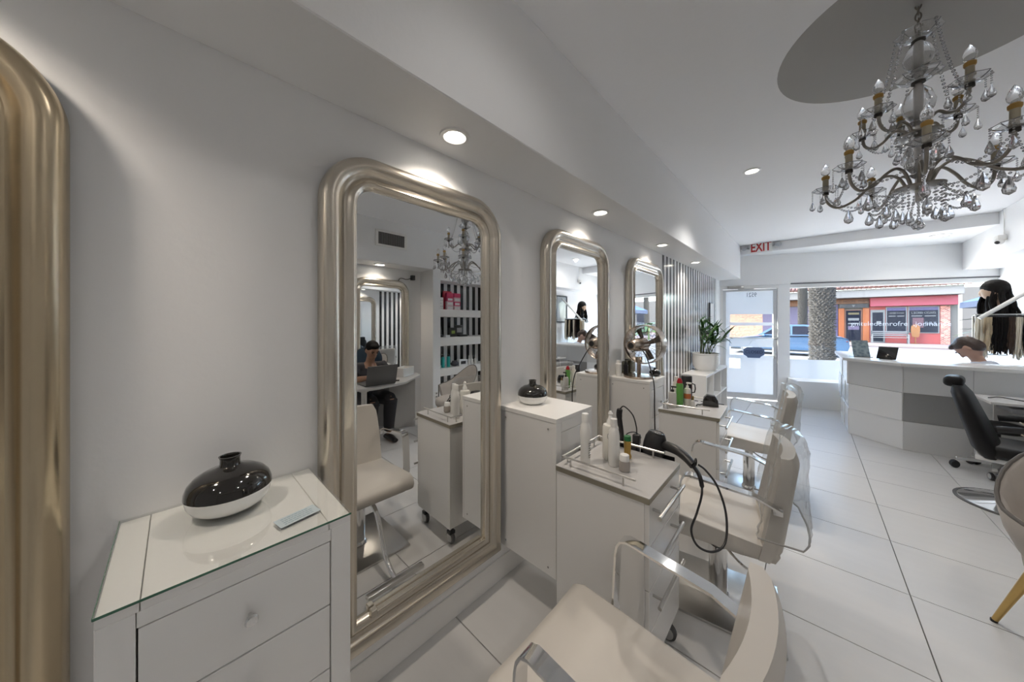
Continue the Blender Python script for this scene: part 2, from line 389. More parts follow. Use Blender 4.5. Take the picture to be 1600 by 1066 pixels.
# ------------------------------------------------------------------ tall mirrors
FRAMEP = [(0, 0), (0, .030), (.006, .046), (.018, .057), (.034, .062), (.050, .058), (.062, .047), (.070, .037), (.080, .034), (.090, .039), (.098, .050), (.108, .055), (.118, .050), (.126, .036), (.128, .022)]
WARMLEAF = mat('antique_gold_leaf', (.60, .50, .35), .27, 1.0, var=.16, scale=7, stretch=(1, 1, .3), bump=.03)  # silver leaf with warm light painted in as a golden tint
def mirror(label, y0, y1, z0=.205, z1=2.16, RO=.20, x=0.0, flip=False, leaf=None):
    yc = (y0 + y1) / 2; hw = (y1 - y0) / 2
    t = thing('wall_mirror', label, 'mirror', (x, yc, z0), PI + flip if flip else 0, 'tall silver framed mirrors')
    h = z1 - z0
    path = [((-hw, 0), (1, 1)), ((-hw, h - RO), (1, 0))]
    for k in range(1, 16):
        a = R(180 - 90 * k / 16); path.append(((-hw + RO + RO * math.cos(a), h - RO + RO * math.sin(a)), (-math.cos(a), -math.sin(a))))
    path.append(((-hw + RO, h), (0, -1)))
    path.append(((hw - RO, h), (0, -1)))
    for k in range(1, 16):
        a = R(90 - 90 * k / 16); path.append(((hw - RO + RO * math.cos(a), h - RO + RO * math.sin(a)), (-math.cos(a), -math.sin(a))))
    path.append(((hw, h - RO), (-1, 0))); path.append(((hw, 0), (-1, 1)))
    rs = [[(hh, p[0] + nn[0] * tt, p[1] + nn[1] * tt) for tt, hh in FRAMEP] for p, nn in path]
    MB().rings(rs, cap=False, closed=False, loop=True).build('frame', leaf or SILVER, t, sharp=40)
    w = .122
    gp = [(p[0] + nn[0] * w, p[1] + nn[1] * w) for p, nn in path]
    b = MB(); b.bm.faces.new([b.bm.verts.new((.024, y, z)) for y, z in gp]); b.build('glass', MIRROR, t)
    MB().box(.003, .02, -hw + .08, hw - .08, .02, h - .14).build('backing', GAP, t)
    MB().box(.03, .05, -hw + .19, hw - .13, .122, .132, bev=.002, seg=1).build('ledge', SILVER, t)
    MB().box(.028, .054, -hw + .175, -hw + .20, .118, .145, bev=.003, seg=1).build('clip', SILVER, t)
    return t
mirror('tall silver-framed mirror between the dresser and the hung white cabinet, biggest in the photo', .357, 1.268)
mirror('tall silver-framed mirror behind the trolley, between the two hung white cabinets', 1.675, 2.584)
mirror('tall silver-framed mirror just before the striped wallpaper, behind the fan', 3.02, 3.98)
mirror('gold-toned framed mirror cut off by the left photo edge beside the dresser', -1.10, -.178, leaf=WARMLEAF)
mirror('tall silver-framed mirror on the opposite wall behind the man at the laptop', 1.68, 2.585, x=XR - .03, flip=R(-3))

# ------------------------------------------------------------------ hung cabinets with drawers
def cabinet(label, y0, y1, top, bot, stile, rail, dh, nd, depth=.40, glass=False, kind='hung_cabinet', cat='cabinet'):
    W = y1 - y0; t = thing(kind, label, cat, (0, y0, bot))
    H_ = top - bot; D_ = depth
    b = MB()
    b.box(.002, D_ - .018, .002, W - .002, 0, H_ - .024)
    b.box(D_ - .018, D_, 0, stile, 0, H_ - .024, bev=.0015, seg=1).box(D_ - .018, D_, W - stile, W, 0, H_ - .024, bev=.0015, seg=1)
    b.box(D_ - .018, D_, stile + .0012, W - stile - .0012, H_ - rail, H_ - .024, bev=.001, seg=1).box(D_ - .018, D_, stile, W - stile, 0, .025)
    b.build('body', WHITEM, t)
    if glass:
        b = MB(); b.box(.002, D_, 0, stile + .004, H_ - .024, H_ - .006, bev=.001, seg=1).box(.002, D_, stile + .006, W - stile - .006, H_ - .024, H_ - .006, bev=.001, seg=1).box(.002, D_, W - stile - .004, W, H_ - .024, H_ - .006, bev=.001, seg=1)
        b.build('top_panel', WHITEM, t)
        MB().box(.001, D_ + .002, -.001, W + .001, H_ - .005, H_, bev=.0008, seg=1).build('glass_top', TABGLASS, t)
        b = MB(); b.box(D_ + .0021, D_ + .0031, -.001, W + .001, H_ - .005, H_ - .0002).box(.001, D_ + .002, -.002, -.0011, H_ - .005, H_ - .0002)
        b.build('glass_edge', GLASSGREEN, t)
    else:
        MB().box(.001, D_ + .001, 0, W, H_ - .024, H_, bev=.0015, seg=1).build('top_panel', WHITEM, t)
    MB().box(D_ - .0179, D_ - .0165, stile + .0005, W - stile - .0005, .025, H_ - rail).build('gap', GAP, t)  # dark sheet painting the shade between the drawers
    z = H_ - rail - .003
    for k in range(nd):
        if z - dh < .02: break
        d = MB().box(-.0145, -.001, stile + .003, W - stile - .003, 0, dh - .004, bev=.001, seg=1).build('drawer', WHITEG if not glass else WHITEM, t, loc=(D_, 0, z - dh + .004))
        MB().lathe([(.004, 0), (.004, .012), (.011, .017), (.013, .024), (.010, .029), (.001, .030)], 16, axis='X').build('knob', CHROME, d, loc=(0, W / 2, dh / 2))
        z -= dh
    for zz in (.04, H_ - .06):
        for xx in (.05, D_ - .05):
            MB().cyl((xx, -.0012, zz), .005, .0013, 10, 'Y').build('screw_cap', mat('grey_cap', (.3, .29, .28), .5), t)
    return t
cabinet('white drawer dresser with a glass top in the near left foreground', -.10, .329, .9785, .22, .048, .054, .167, 4, glass=True, kind='dresser', cat='dresser')
cabinet('hung white cabinet with one black and white vase on it, between the first two mirrors', 1.297, 1.655, 1.017, .215, .045, .075, .235, 3)
cabinet('hung white cabinet carrying the bronze fan, between the second and third mirrors', 2.645, 3.02, 1.017, .215, .045, .075, .235, 3, depth=.37)

# vases
def vase(label, loc, s=1.0, low=CERAM, group=None):
    t = thing('vase', label, 'vase', loc, 0, group)
    up = [(.0895, .050), (.0885, .062), (.083, .077), (.071, .091), (.052, .102), (.030, .108), (.023, .112), (.021, .118), (.021, .130), (.0235, .137), (.020, .137), (.018, .130), (.018, .116)]
    lo_ = [(.001, 0), (.050, 0), (.062, .004), (.076, .014), (.085, .029), (.0895, .050)]
    MB().lathe([(r * s, z * s) for r, z in lo_], 40).build('lower_half', low, t)
    MB().lathe([(r * s, z * s) for r, z in up], 40).build('upper_half', BLACKG, t)
    return t
vase('black and white squat vase on the glass-topped dresser', (.125, .105, .979), 1.06)
vase('black and white squat vase on the hung cabinet beside the second mirror', (.105, 1.47, 1.0175), 1.0)
vase('black squat vase beside the bronze fan on the farther hung cabinet', (.30, 2.965, 1.0175), .55, BLACKG)
# card under the glass edge of the dresser
c = thing('paper_label', 'small pale blue printed label stuck on the dresser top', 'label', (.315, .225, .9788), R(100))
MB().box(-.048, .048, -.024, .024, 0, .0004).build('paper', mat('pale_blue_paper', (.40, .47, .50), .6), c)
b = MB()
for i in range(4):
    x = -.035
    while x < .03:
        l = random.uniform(.004, .011); b.box(x, x + l, .015 - i * .0095 - .0018, .015 - i * .0095 + .0018, .0004, .0006); x += l + .002
b.build('print', mat('blue_grey_ink', (.25, .32, .36), .6), c)

# ------------------------------------------------------------------ styling trolleys
def trolley(label, x0, x1, y0, y1, top, rz=0):
    W, D_ = y1 - y0, x1 - x0
    t = thing('styling_trolley', label, 'trolley', ((x0 + x1) / 2, (y0 + y1) / 2, 0), rz, 'white styling trolleys on wheels')
    X, Y = D_ / 2, W / 2; zb = .135
    b = MB().box(-X + .005, X - .02, -Y + .006, Y - .006, zb, top - .028); b.build('body', WHITEM, t)
    for s in (-1, 1):
        MB().box(-X, X - .018, s * (Y - .006) - .006, s * (Y - .006) + .006, zb, top - .026, bev=.001, seg=1).build('side_panel', WHITEG, t)
    MB().box(-X - .004, X + .004, -Y - .004, Y + .004, top - .004, top, bev=.001, seg=1).build('worktop', GREYTOP, t)
    MB().box(-X - .003, X + .003, -Y - .003, Y + .003, top - .026, top - .0042, bev=.001, seg=1).build('edging', EDGE, t)
    MB().box(X - .0198, X - .0185, -Y + .006, Y - .006, zb, top - .028).build('drawer_gap', GAP, t)  # dark sheet over the white body, standing in for shade in the drawer gaps
    zs = [(top - .03, .164), (top - .198, .164), (top - .366, .164), (top - .534, top - .534 - zb - .005)]
    for i, (z, h) in enumerate(zs):
        d = MB().box(-.018, 0, -Y + .004, Y - .004, -h, 0, bev=.0015, seg=1).build('drawer' if i < 3 else 'lower_front', WHITEG, t, loc=(X, 0, z))
        if i < 3:
            b = MB(); b.tube([(.040, -Y - .002, -.032), (.040, Y - .085, -.032)], .0078, 10)
            for yy in (-Y + .045, Y - .135): b.tube([(0, yy, -.032), (.040, yy, -.032)], .0055, 8)
            b.build('handle', STEEL, d)
    def rail(p, q):
        b = MB(); p, q = V(p), V(q); b.tube([p, q], .005, 8); dd = (q - p)
        for f in (.12, .85):
            r = p + dd * f; b.tube([r, r - V((0, 0, .038))], .0042, 8)
        b.build('rail', STEEL, t)
    z = top + .038
    rail((-X + .02, -Y + .025, z), (X - .06, -Y + .025, z)); rail((-X + .02, Y - .025, z), (X - .06, Y - .025, z)); rail((-X + .02, -Y + .02, z), (-X + .02, Y - .02, z))
    b = MB()
    for (a_, c_) in ((-.16, -.02), (.0, .17)):
        b.box(a_, c_, Y + .003, Y + .008, top - .09, top - .03).box(a_, c_, Y + .078, Y + .082, top - .09, top - .01).box(a_, c_, Y + .004, Y + .082, top - .095, top - .09)
    b.build('tool_holder', BLACKM, t)
    for sx in (-1, 1):
        for sy in (-1, 1):
            k = MB().cyl((0, 0, .085), .012, .05, 10).box(-.012, .030, -.022, .022, .066, .09, bev=.004).build('caster', BLACKM, t, loc=(sx * (X - .05), sy * (Y - .05), 0))
            MB().lathe([(.012, -.014), (.033, -.014), (.040, -.008), (.040, .008), (.033, .014), (.012, .014)], 18, (.012, 0, .0402), 'Y').build('wheel', RUBBER, k)
            MB().lathe([(.001, -.0165), (.028, -.0165), (.030, -.0145)], 16, (.012, 0, .0402), 'Y').build('wheel_cap', mat('light_grey_plastic', (.45, .45, .44), .4), k)
    return t
trolley('white styling trolley holding the hair dryer, nearest the camera', .445, .868, 1.235, 1.645, .828, R(1))
trolley('white styling trolley in front of the fan, second along the wall', .445, .845, 2.60, 3.04, .828, R(3))

# ------------------------------------------------------------------ bottles and tools
def bottle(name, label, cat, loc, prof, m, cap=None, capm=None, group=None, pump=None, seg=20, rz=0):
    t = thing(name, label, cat, loc, rz, group)
    MB().lathe([(.001, 0)] + prof + [(.001, prof[-1][1])], seg).build('body', m, t)
    if cap: MB().lathe([(.001, cap[0][1])] + cap + [(.001, cap[-1][1])], seg).build('cap', capm or PLASTICW, t)
    if pump:
        b = MB(); z, r = pump; b.cyl((0, 0, z), r, .018, 14).cyl((0, 0, z + .018), r * .35, .018, 8)
        b.box(-.008, .030, -.006, .006, z + .034, z + .046, bev=.002); b.build('pump', capm or PLASTICW, t)
    return t
OFFW = mat('off_white_plastic', (.74, .72, .66), .35); WTR = 1.0
ZT = .829
GREYINK = mat('grey_print', (.25, .25, .24), .5)
t = bottle('shampoo_bottle', 'tall white bottle with a white cap, at the wall end of the near trolley', 'bottle', (.535, 1.345, ZT),
       [(.020, 0), (.022, .004), (.023, .10), (.026, .13), (.026, .15), (.022, .175), (.016, .195)], PLASTICW, [(.017, .196), (.0165, .232), (.015, .235)], PLASTICW, 'bottles on the near trolley')
b = MB()
for i in range(7): b.box(.0245, .0255, -.010, .004 + .004 * (i % 2), .03 + i * .011, .034 + i * .011)
b.build('print', GREYINK, t)
t = bottle('spray_bottle', 'stout cream spray bottle marked with a ring-shaped emblem, on the near trolley', 'bottle', (.60, 1.475, ZT),
       [(.036, 0), (.038, .004), (.038, .155), (.034, .165), (.018, .170)], OFFW, [(.019, .171), (.017, .186), (.010, .20), (.008, .212), (.012, .22), (.006, .232)], PLASTICW, 'bottles on the near trolley', rz=R(-50))
b = MB(); b.tube([(.0387 * math.cos(.6 * math.cos(q)), .0387 * math.sin(.6 * math.cos(q)), .118 + .024 * math.sin(q)) for q in [2 * PI * k / 20 for k in range(20)]], .0014, 5, loop=True)
b.tube([(.0385, .008, .102), (.0378, .014, .092)], .0016, 5)
for i in range(4): b.box(.0375, .0388, -.012, .012, .03 + i * .009, .033 + i * .009)
b.build('emblem', GREYINK, t)
bottle('lotion_bottle', 'slim clear-white capped bottle in the middle of the near trolley', 'bottle', (.648, 1.412, ZT),
       [(.024, 0), (.026, .004), (.026, .14), (.022, .165), (.014, .18)], mat('translucent_white_plastic', (.78, .77, .74), .2), [(.0155, .181), (.015, .218)], PLASTICW, 'bottles on the near trolley')
bottle('oil_tube', 'small amber tube with green cap and green base on the near trolley', 'tube', (.66, 1.535, ZT),
       [(.018, 0), (.020, .012), (.015, .025), (.017, .055), (.018, .085)], mat('amber_plastic', (.45, .28, .06), .3), [(.0175, .086), (.0165, .108)], mat('green_plastic', (.02, .16, .05), .35), 'bottles on the near trolley')
bottle('jar', 'short grey jar with white cap near the rail of the near trolley', 'jar', (.708, 1.392, ZT),
       [(.020, 0), (.024, .005), (.025, .035), (.022, .045)], mat('grey_powder_jar', (.36, .33, .30), .25), [(.021, .046), (.021, .070), (.019, .073)], PLASTICW, 'bottles on the near trolley')
# hair dryer with its cord
def dryer(label, loc, rz, cord, s=1.0):
    t = thing('hair_dryer', label, 'hair dryer', loc, rz)
    b = MB(); b.lathe([(.010, -.088), (.036, -.085), (.044, -.06), (.046, -.02), (.040, .03), (.031, .06), (.026, .085), (.030, .088), (.020, .086)], 24, (0, 0, .048), 'X'); b.build('barrel', BLACKM, t)
    MB().lathe([(.001, -.092), (.030, -.091), (.034, -.086), (.034, -.084)], 20, (0, 0, .048), 'X').build('rear_grille', BLACKG, t)
    b = MB(); b.tube(smooth_path([(-.02, .03, .048), (-.015, .09, .052), (.0, .15, .050), (.02, .19, .042)], 5), [.024, .023, .022, .021, .02, .019, .018, .018, .018, .018, .018, .018, .018, .018, .017, .014], 12); b.build('handle', BLACKM, t)
    if cord: MB().tube(smooth_path(cord, 8), .0042, 8).build('cord', BLACKM, t)
    return t
t = thing('hair_dryer', 'black hair dryer lying across the near trolley with its cord looping over the edge', 'hair dryer')
b = MB()
A0 = V((.735, 1.697, .872)); ax = V((.15, .05, .95)).normalized()
q = ax.to_track_quat('Z', 'Y').to_matrix().to_4x4()
M0 = Matrix.Translation(A0) @ q
b2 = MB(); b2.lathe([(.012, -.058), (.046, -.056), (.054, -.034), (.054, .0), (.050, .034), (.038, .061), (.022, .064), (.001, .055)], 24); b2.bm.transform(M0); b2.build('barrel', BLACKM, t)
b2 = MB(); b2.lathe([(.001, .057), (.024, .0625), (.033, .064), (.037, .062)], 20); b2.bm.transform(M0); b2.build('nozzle_rim', BLACKG, t)
hp = smooth_path([(.745, 1.694, .880), (.785, 1.69, .880), (.85, 1.655, .884), (.90, 1.628, .870), (.935, 1.605, .852)], 5)
MB().tube(hp, [.026 - .0004 * i for i in range(len(hp))], 12).build('handle', BLACKM, t)
MB().tube([(V((.945, 1.60, .872)) + V((.0, math.cos(a), math.sin(a))) * .016) for a in [2 * PI * k / 16 for k in range(16)]], .003, 6, loop=True).build('hanging_loop', BLACKM, t)
cd = smooth_path([(.935, 1.605, .852), (.965, 1.585, .82), (.978, 1.565, .76), (.965, 1.535, .68), (.955, 1.49, .625), (.985, 1.46, .588), (1.035, 1.475, .580), (1.07, 1.52, .61), (1.065, 1.57, .70), (1.03, 1.60, .79), (.985, 1.605, .845), (.955, 1.60, .865)], 8)
MB().tube(cd, [.009 if i < 14 else .0045 for i in range(len(cd))], 8).build('cord', BLACKM, t)
# curling iron with plug
t = thing('curling_iron', 'black curling iron standing at the back rail of the near trolley, cord arching over', 'curling iron')
b = MB(); b.tube(smooth_path([(.565, 1.688, .760), (.560, 1.688, .88), (.548, 1.688, .98), (.552, 1.688, 1.02)], 6), [.012] * 6 + [.014] * 6 + [.016] * 6 + [.013], 12); b.build('handle', BLACKM, t)
MB().tube(smooth_path([(.552, 1.688, 1.02), (.575, 1.69, 1.038), (.62, 1.695, 1.0), (.64, 1.695, .94), (.642, 1.695, .90)], 7), .0035, 7).build('cord', BLACKM, t)
b = MB(); b.box(.624, .660, 1.677, 1.713, .848, .90, bev=.006).box(.612, .654, 1.660, 1.718, .745, .850, bev=.008); b.build('plug', BLACKM, t)
MB().tube(smooth_path([(.64, 1.70, .86), (.66, 1.705, .885), (.63, 1.705, .905), (.59, 1.70, .89), (.57, 1.69, .85)], 6), .003, 6).build('lead', BLACKM, t)
# second trolley
g2 = 'bottles on the second trolley'
bottle('pump_bottle', 'clear pump bottle with black pump at the wall corner of the second trolley', 'bottle', (.525, 2.70, ZT), [(.027, 0), (.029, .004), (.029, .105), (.024, .118), (.012, .122)], mat('cloudy_plastic', (.62, .61, .58), .2), None, BLACKM, g2, pump=(.122, .012))
bottle('hair_spray', 'green spray can with red cap on the second trolley', 'spray can', (.555, 2.78, ZT), [(.025, 0), (.026, .004), (.026, .17), (.020, .183)], mat('bright_green_can', (.13, .36, .08), .3), [(.021, .184), (.019, .20), (.010, .222)], mat('red_cap', (.40, .01, .02), .3), g2)
bottle('cream_bottle', 'cream bottle standing behind the green spray can', 'bottle', (.515, 2.83, ZT), [(.026, 0), (.027, .004), (.027, .17), (.015, .19)], OFFW, [(.016, .191), (.015, .225)], PLASTICW, g2)
t = bottle('label_bottle', 'cream pump bottle with an orange label on the second trolley', 'bottle', (.60, 2.825, ZT), [(.023, 0), (.025, .004), (.025, .125), (.02, .14), (.011, .143)], OFFW, None, PLASTICW, g2, pump=(.143, .010))
MB().lathe([(.0254, .06), (.0256, .062), (.0256, .098), (.0254, .10)], 20).build('paper_label', mat('orange_label', (.55, .16, .05), .5), t)
bottle('dropper_bottle', 'tiny clear dropper bottle beside the rail of the second trolley', 'bottle', (.645, 2.80, ZT), [(.013, 0), (.014, .004), (.014, .05), (.008, .058)], mat('cloudy_plastic', (.6, .6, .6), .2), [(.008, .059), (.006, .09)], mat('gold_cap', (.45, .33, .12), .3, 1), g2)
t = thing('canister', 'tall black canister with a side handle at the back of the second trolley', 'canister', (.56, 2.955, ZT))
MB().lathe([(.001, 0), (.040, 0), (.042, .004), (.042, .215), (.038, .222), (.001, .224)], 24).build('body', BLACKM, t)
MB().tube([(.04, .0, .16), (.062, .0, .155), (.066, 0, .12), (.060, 0, .09), (.04, 0, .085)], .005, 8).build('handle', BLACKM, t)
b = MB()
for i in range(3): b.box(.0415, .0425, -.012, .012 - .005 * i, .12 + .014 * i, .125 + .014 * i)
b.build('print', mat('red_print', (.4, .02, .02), .5), t)
t = thing('hair_clipper_case', 'black domed hair tool lying beside the rail of the second trolley', 'hair tool', (.735, 2.95, ZT), R(15))
MB().prism([(-.055, 0), (.055, 0), (.050, .05), (.030, .085), (-.025, .09), (-.048, .06)], -.035, .035, bev=.008, axis='Y').build('body', BLACKG, t)
MB().tube(smooth_path([(-.05, 0, .01), (-.075, -.03, .008), (-.09, -.05, .012), (-.10, -.08, .008)], 5), .005, 8).build('lead', BLACKM, t)

# farther cabinet: fan, bottles, box
t = thing('table_fan', 'bronze drum table fan standing on the farther hung cabinet', 'fan', (.22, 2.80, 1.0175), R(-4))
b = MB(); b.lathe([(.001, 0), (.125, 0), (.128, .006), (.122, .018), (.02, .024), (.001, .025)], 36); b.build('base', BRONZE, t)
b = MB(); b.tube([(0, 0, .02), (0, 0, .14)], .016, 14).box(-.02, .02, -.03, .03, .13, .18, bev=.006); b.build('neck', BRONZE, t)
FZ = .285
b = MB(); b.lathe([(.170, .02), (.174, .018), (.176, .03), (.176, .125), (.174, .135), (.168, .135), (.166, .125), (.166, .03)], 48, (0, .04, FZ), 'Y', loop=True); b.build('drum', BRONZE, t)
b = MB(); b.lathe([(.001, -.20), (.028, -.20), (.040, -.195), (.050, -.15), (.058, -.06), (.060, .02), (.050, .03), (.001, .03)], 28, (0, .05, FZ), 'Y'); b.build('motor', BRONZE, t)
MB().lathe([(.001, -.203), (.024, -.202), (.026, -.199)], 20, (0, .05, FZ), 'Y').build('motor_cap', BLACKM, t)
b = MB()
for k in range(4):
    a0 = k * PI / 2 + .4
    rs = []
    for r in (.03, .07, .11, .145):
        w_ = .012 + .13 * r; tw = .5 - r * 1.6
        p = V((math.cos(a0) * r, 0, math.sin(a0) * r)); tg = V((-math.sin(a0), 0, math.cos(a0))); d = tg * math.cos(tw) + V((0, 1, 0)) * math.sin(tw)
        c0 = p + V((0, .115, FZ)); rs.append([c0 + d * w_, c0 + V((0, .002, 0)), c0 - d * w_, c0 - V((0, .002, 0))])
    b.rings(rs)
b.build('blades', mat('dark_fan_blade', (.09, .08, .075), .3, .7), t)
b = MB()
for yy in (.155, .063):
    for k in range(24):
        a0 = 2 * PI * k / 24; b.tube([(math.cos(a0) * .03, yy + .01, FZ + math.sin(a0) * .03), (math.cos(a0 + .15) * .10, yy + .008, FZ + math.sin(a0 + .15) * .10), (math.cos(a0 + .2) * .169, yy, FZ + math.sin(a0 + .2) * .169)], .0012, 4)
    for rr in (.06, .11): b.tube([(math.cos(q_) * rr, yy + .009, FZ + math.sin(q_) * rr) for q_ in [2 * PI * k / 32 for k in range(32)]], .0012, 4, loop=True)
b.build('grille', BRONZE, t)
b = MB(); b.cyl((0, .155, FZ), .032, .014, 24, 'Y', .003); b.build('hub', BRONZE, t)
MB().tube(smooth_path([(.03, -.05, FZ - .02), (.09, -.06, .20), (.16, -.10, .05), (.19, -.13, -.05), (.20, -.15, -.20), (.20, -.14, -.40)], 7), .005, 8).build('cord', BLACKM, t)
t = bottle('hair_treatment', 'white bottle nearest the wall left of the bronze fan', 'bottle', (.030, 2.795, 1.0175), [(.022, 0), (.023, .003), (.023, .10), (.017, .11)], PLASTICW, [(.017, .111), (.016, .135)], PLASTICW, 'white bottles beside the fan')
t = bottle('hair_treatment', 'white bottle just left of the bronze fan base, in front of the black pump', 'bottle', (.065, 2.735, 1.0175), [(.024, 0), (.025, .003), (.025, .11), (.017, .12)], PLASTICW, [(.017, .121), (.016, .14)], PLASTICW, 'white bottles beside the fan')
bottle('dark_pump', 'small black pump bottle behind the fan motor by the mirror frame', 'bottle', (.075, 2.86, 1.0175), [(.02, 0), (.021, .003), (.021, .09), (.010, .10)], BLACKM, None, BLACKM, pump=(.10, .010))
t = thing('appliance_box', 'smoky clear box appliance between the fan base and the mirror', 'box', (.06, 2.95, 1.0175))
MB().box(-.05, .05, -.055, .055, 0, .012, bev=.003).build('base', BRONZE, t)
MB().box(-.045, .045, -.05, .05, .012, .115, bev=.008).build('tank', clear_mat('smoked_plastic', (.55, .55, .5), .4), t)

# cube shelf and plant
t = thing('cube_shelf', 'low white cube shelf under the striped wallpaper, carrying the potted plant', 'shelf', (.012, 4.84, 0))
W_, D_, Hh = 1.46, .30, .785
for (a, c, d, e, nm) in ((0, W_, Hh - .03, Hh, 'top_board'), (0, W_, .0, .03, 'bottom_board'), (0, .03, .03, Hh - .03, 'side_board'), (W_ - .03, W_, .03, Hh - .03, 'side_board'),
                         (.45, .472, .03, Hh - .03, 'divider'), (.95, .972, .03, Hh - .03, 'divider'), (.472, .95, .41, .43, 'shelf_board'), (.972, W_ - .03, .41, .43, 'shelf_board'), (.03, .45, .41, .43, 'shelf_board')):
    MB().box(0, D_, a, c, d, e, bev=.0015, seg=1).build(nm, WHITEM, t)
MB().box(0, .006, .03, W_ - .03, .03, Hh - .03).build('back_panel', WHITEM, t)
t = thing('potted_plant', 'green leafy plant in a white ceramic pot on the low cube shelf', 'plant', (.185, 5.40, .786)); t.scale = (1.28,) * 3
MB().lathe([(.001, .012), (.098, .012), (.118, .03), (.135, .08), (.138, .13), (.134, .185), (.140, .19), (.140, .205), (.132, .205), (.128, .18), (.001, .175)], 36).build('pot', CERAM, t)
MB().lathe([(.001, 0), (.105, 0), (.112, .012), (.10, .0125)], 32).build('saucer', CERAM, t)
MB().lathe([(.001, .187), (.127, .184)], 24).build('soil', mat('dark_soil', (.03, .022, .015), .9, bump=.5, scale=60), t)
LEAF = mat('glossy_green_leaf', (.035, .11, .025), .3, var=.35, scale=12)
STEM = mat('green_stem', (.10, .14, .04), .5)
def leaf_mesh(L_, W, droop):
    b = MB(); N_ = 7; rows = []
    for i in range(N_ + 1):
        f = i / N_; w_ = W * math.sin(PI * min(1, f * .92 + .08)) ** .8 * (1 - .3 * f)
        x = L_ * (f - .12 * droop * f * f); z = L_ * (.28 * f - droop * f * f * .75)
        rows.append([(x, -w_, z + .25 * w_), (x, 0, z), (x, w_, z + .25 * w_)])
    b.rings(rows, cap=False, closed=False); return b.mesh('leaf', LEAF, 80)
lm = [leaf_mesh(.20, .017, .35), leaf_mesh(.17, .016, .7), leaf_mesh(.23, .018, .15)]
rnd = random.Random(4)
for s_ in range(11):
    a = rnd.uniform(0, 2 * PI); tl = rnd.uniform(.05, .34); hh = rnd.uniform(.18, .36); lean = tl * rnd.uniform(.25, .75)
    if s_ in (0, 1, 2): a = R(-65 + 25 * s_); lean = .24 - .03 * s_; hh = .22
    if s_ == 3: hh = .40; lean = .03
    if lean * math.cos(a) < -.08: a = PI - a
    b0 = V((.05 * math.cos(a * 1.7), .05 * math.sin(a * 1.7), .185)); p1 = b0 + V((lean * .4 * math.cos(a), lean * .4 * math.sin(a), hh * .6)); p2 = b0 + V((lean * math.cos(a), lean * math.sin(a), hh))
    pts = smooth_path([b0, p1, p2], 5); MB().tube(pts, .0045, 6).build('stem', STEM, t)
    for k in range(8):
        f = .42 + .58 * k / 7; p = pts[min(len(pts) - 1, int(f * (len(pts) - 1)))]; A_ = a + k * 2.4 + rnd.uniform(-.3, .3)
        if p.x + .19 * math.cos(A_) < -.13: A_ = PI - A_
        o = bpy.data.objects.new('leaf', lm[rnd.randrange(3)]); COL.objects.link(o); o.parent = t; o.location = p
        o.rotation_euler = (rnd.uniform(-.3, .3), rnd.uniform(-.75, .25) - (.5 if k > 6 else 0), A_); o.scale = (rnd.uniform(.75, 1.1),) * 3
# plaque by the door
t = thing('wall_plaque', 'narrow white framed notice on the end of the striped wall beside the door', 'notice', (.006, 6.62, 1.615))
MB().box(0, .018, -.09, .17, -.22, .23, bev=.003, seg=1).build('board', PLASTICW, t)
MB().box(0, .021, -.115, -.092, -.23, .24).build('frame_edge', mat('dark_frame', (.04, .04, .04), .4), t)

# ------------------------------------------------------------------ styling chairs (local: origin at the pole foot, faces -x)
def backrest_rings(off=0.0, z0=.388, z1=.862, n=12, m_=10, wob=0.0, seed=1, flare=0.0):
    rr = random.Random(seed); rs = []
    for i in range(m_ + 1):
        f = i / m_; z = z0 + (z1 - z0) * f; g = (z - .40) / .462
        cx = .185 + .085 * g; hw = (.242 - .022 * max(0, g) ** 4) + off; th = .085 - .018 * g
        if i == m_: hw -= .016; th *= .70
        if i == 0: th *= .8
        ring = []
        fl = flare * (1 - f) ** 1.5
        for k in range(n + 1):
            u = -1 + 2 * k / n; e = (max(0, abs(u) - .80) / .20) ** 2 * 1.3
            ring.append(V((cx - .032 * u * u - off + (th * .16) * e + rr.uniform(-wob, wob), u * hw + rr.uniform(-wob, wob) * .5, z)))
        for k in range(n + 1):
            u = 1 - 2 * k / n; e = (max(0, abs(u) - .80) / .20) ** 2 * 1.3
            ring.append(V((cx - .032 * u * u + th + off - (th * .16) * e + rr.uniform(-wob, wob) + fl, u * hw + rr.uniform(-wob, wob) * .5, z)))
        rs.append(ring)
    return rs
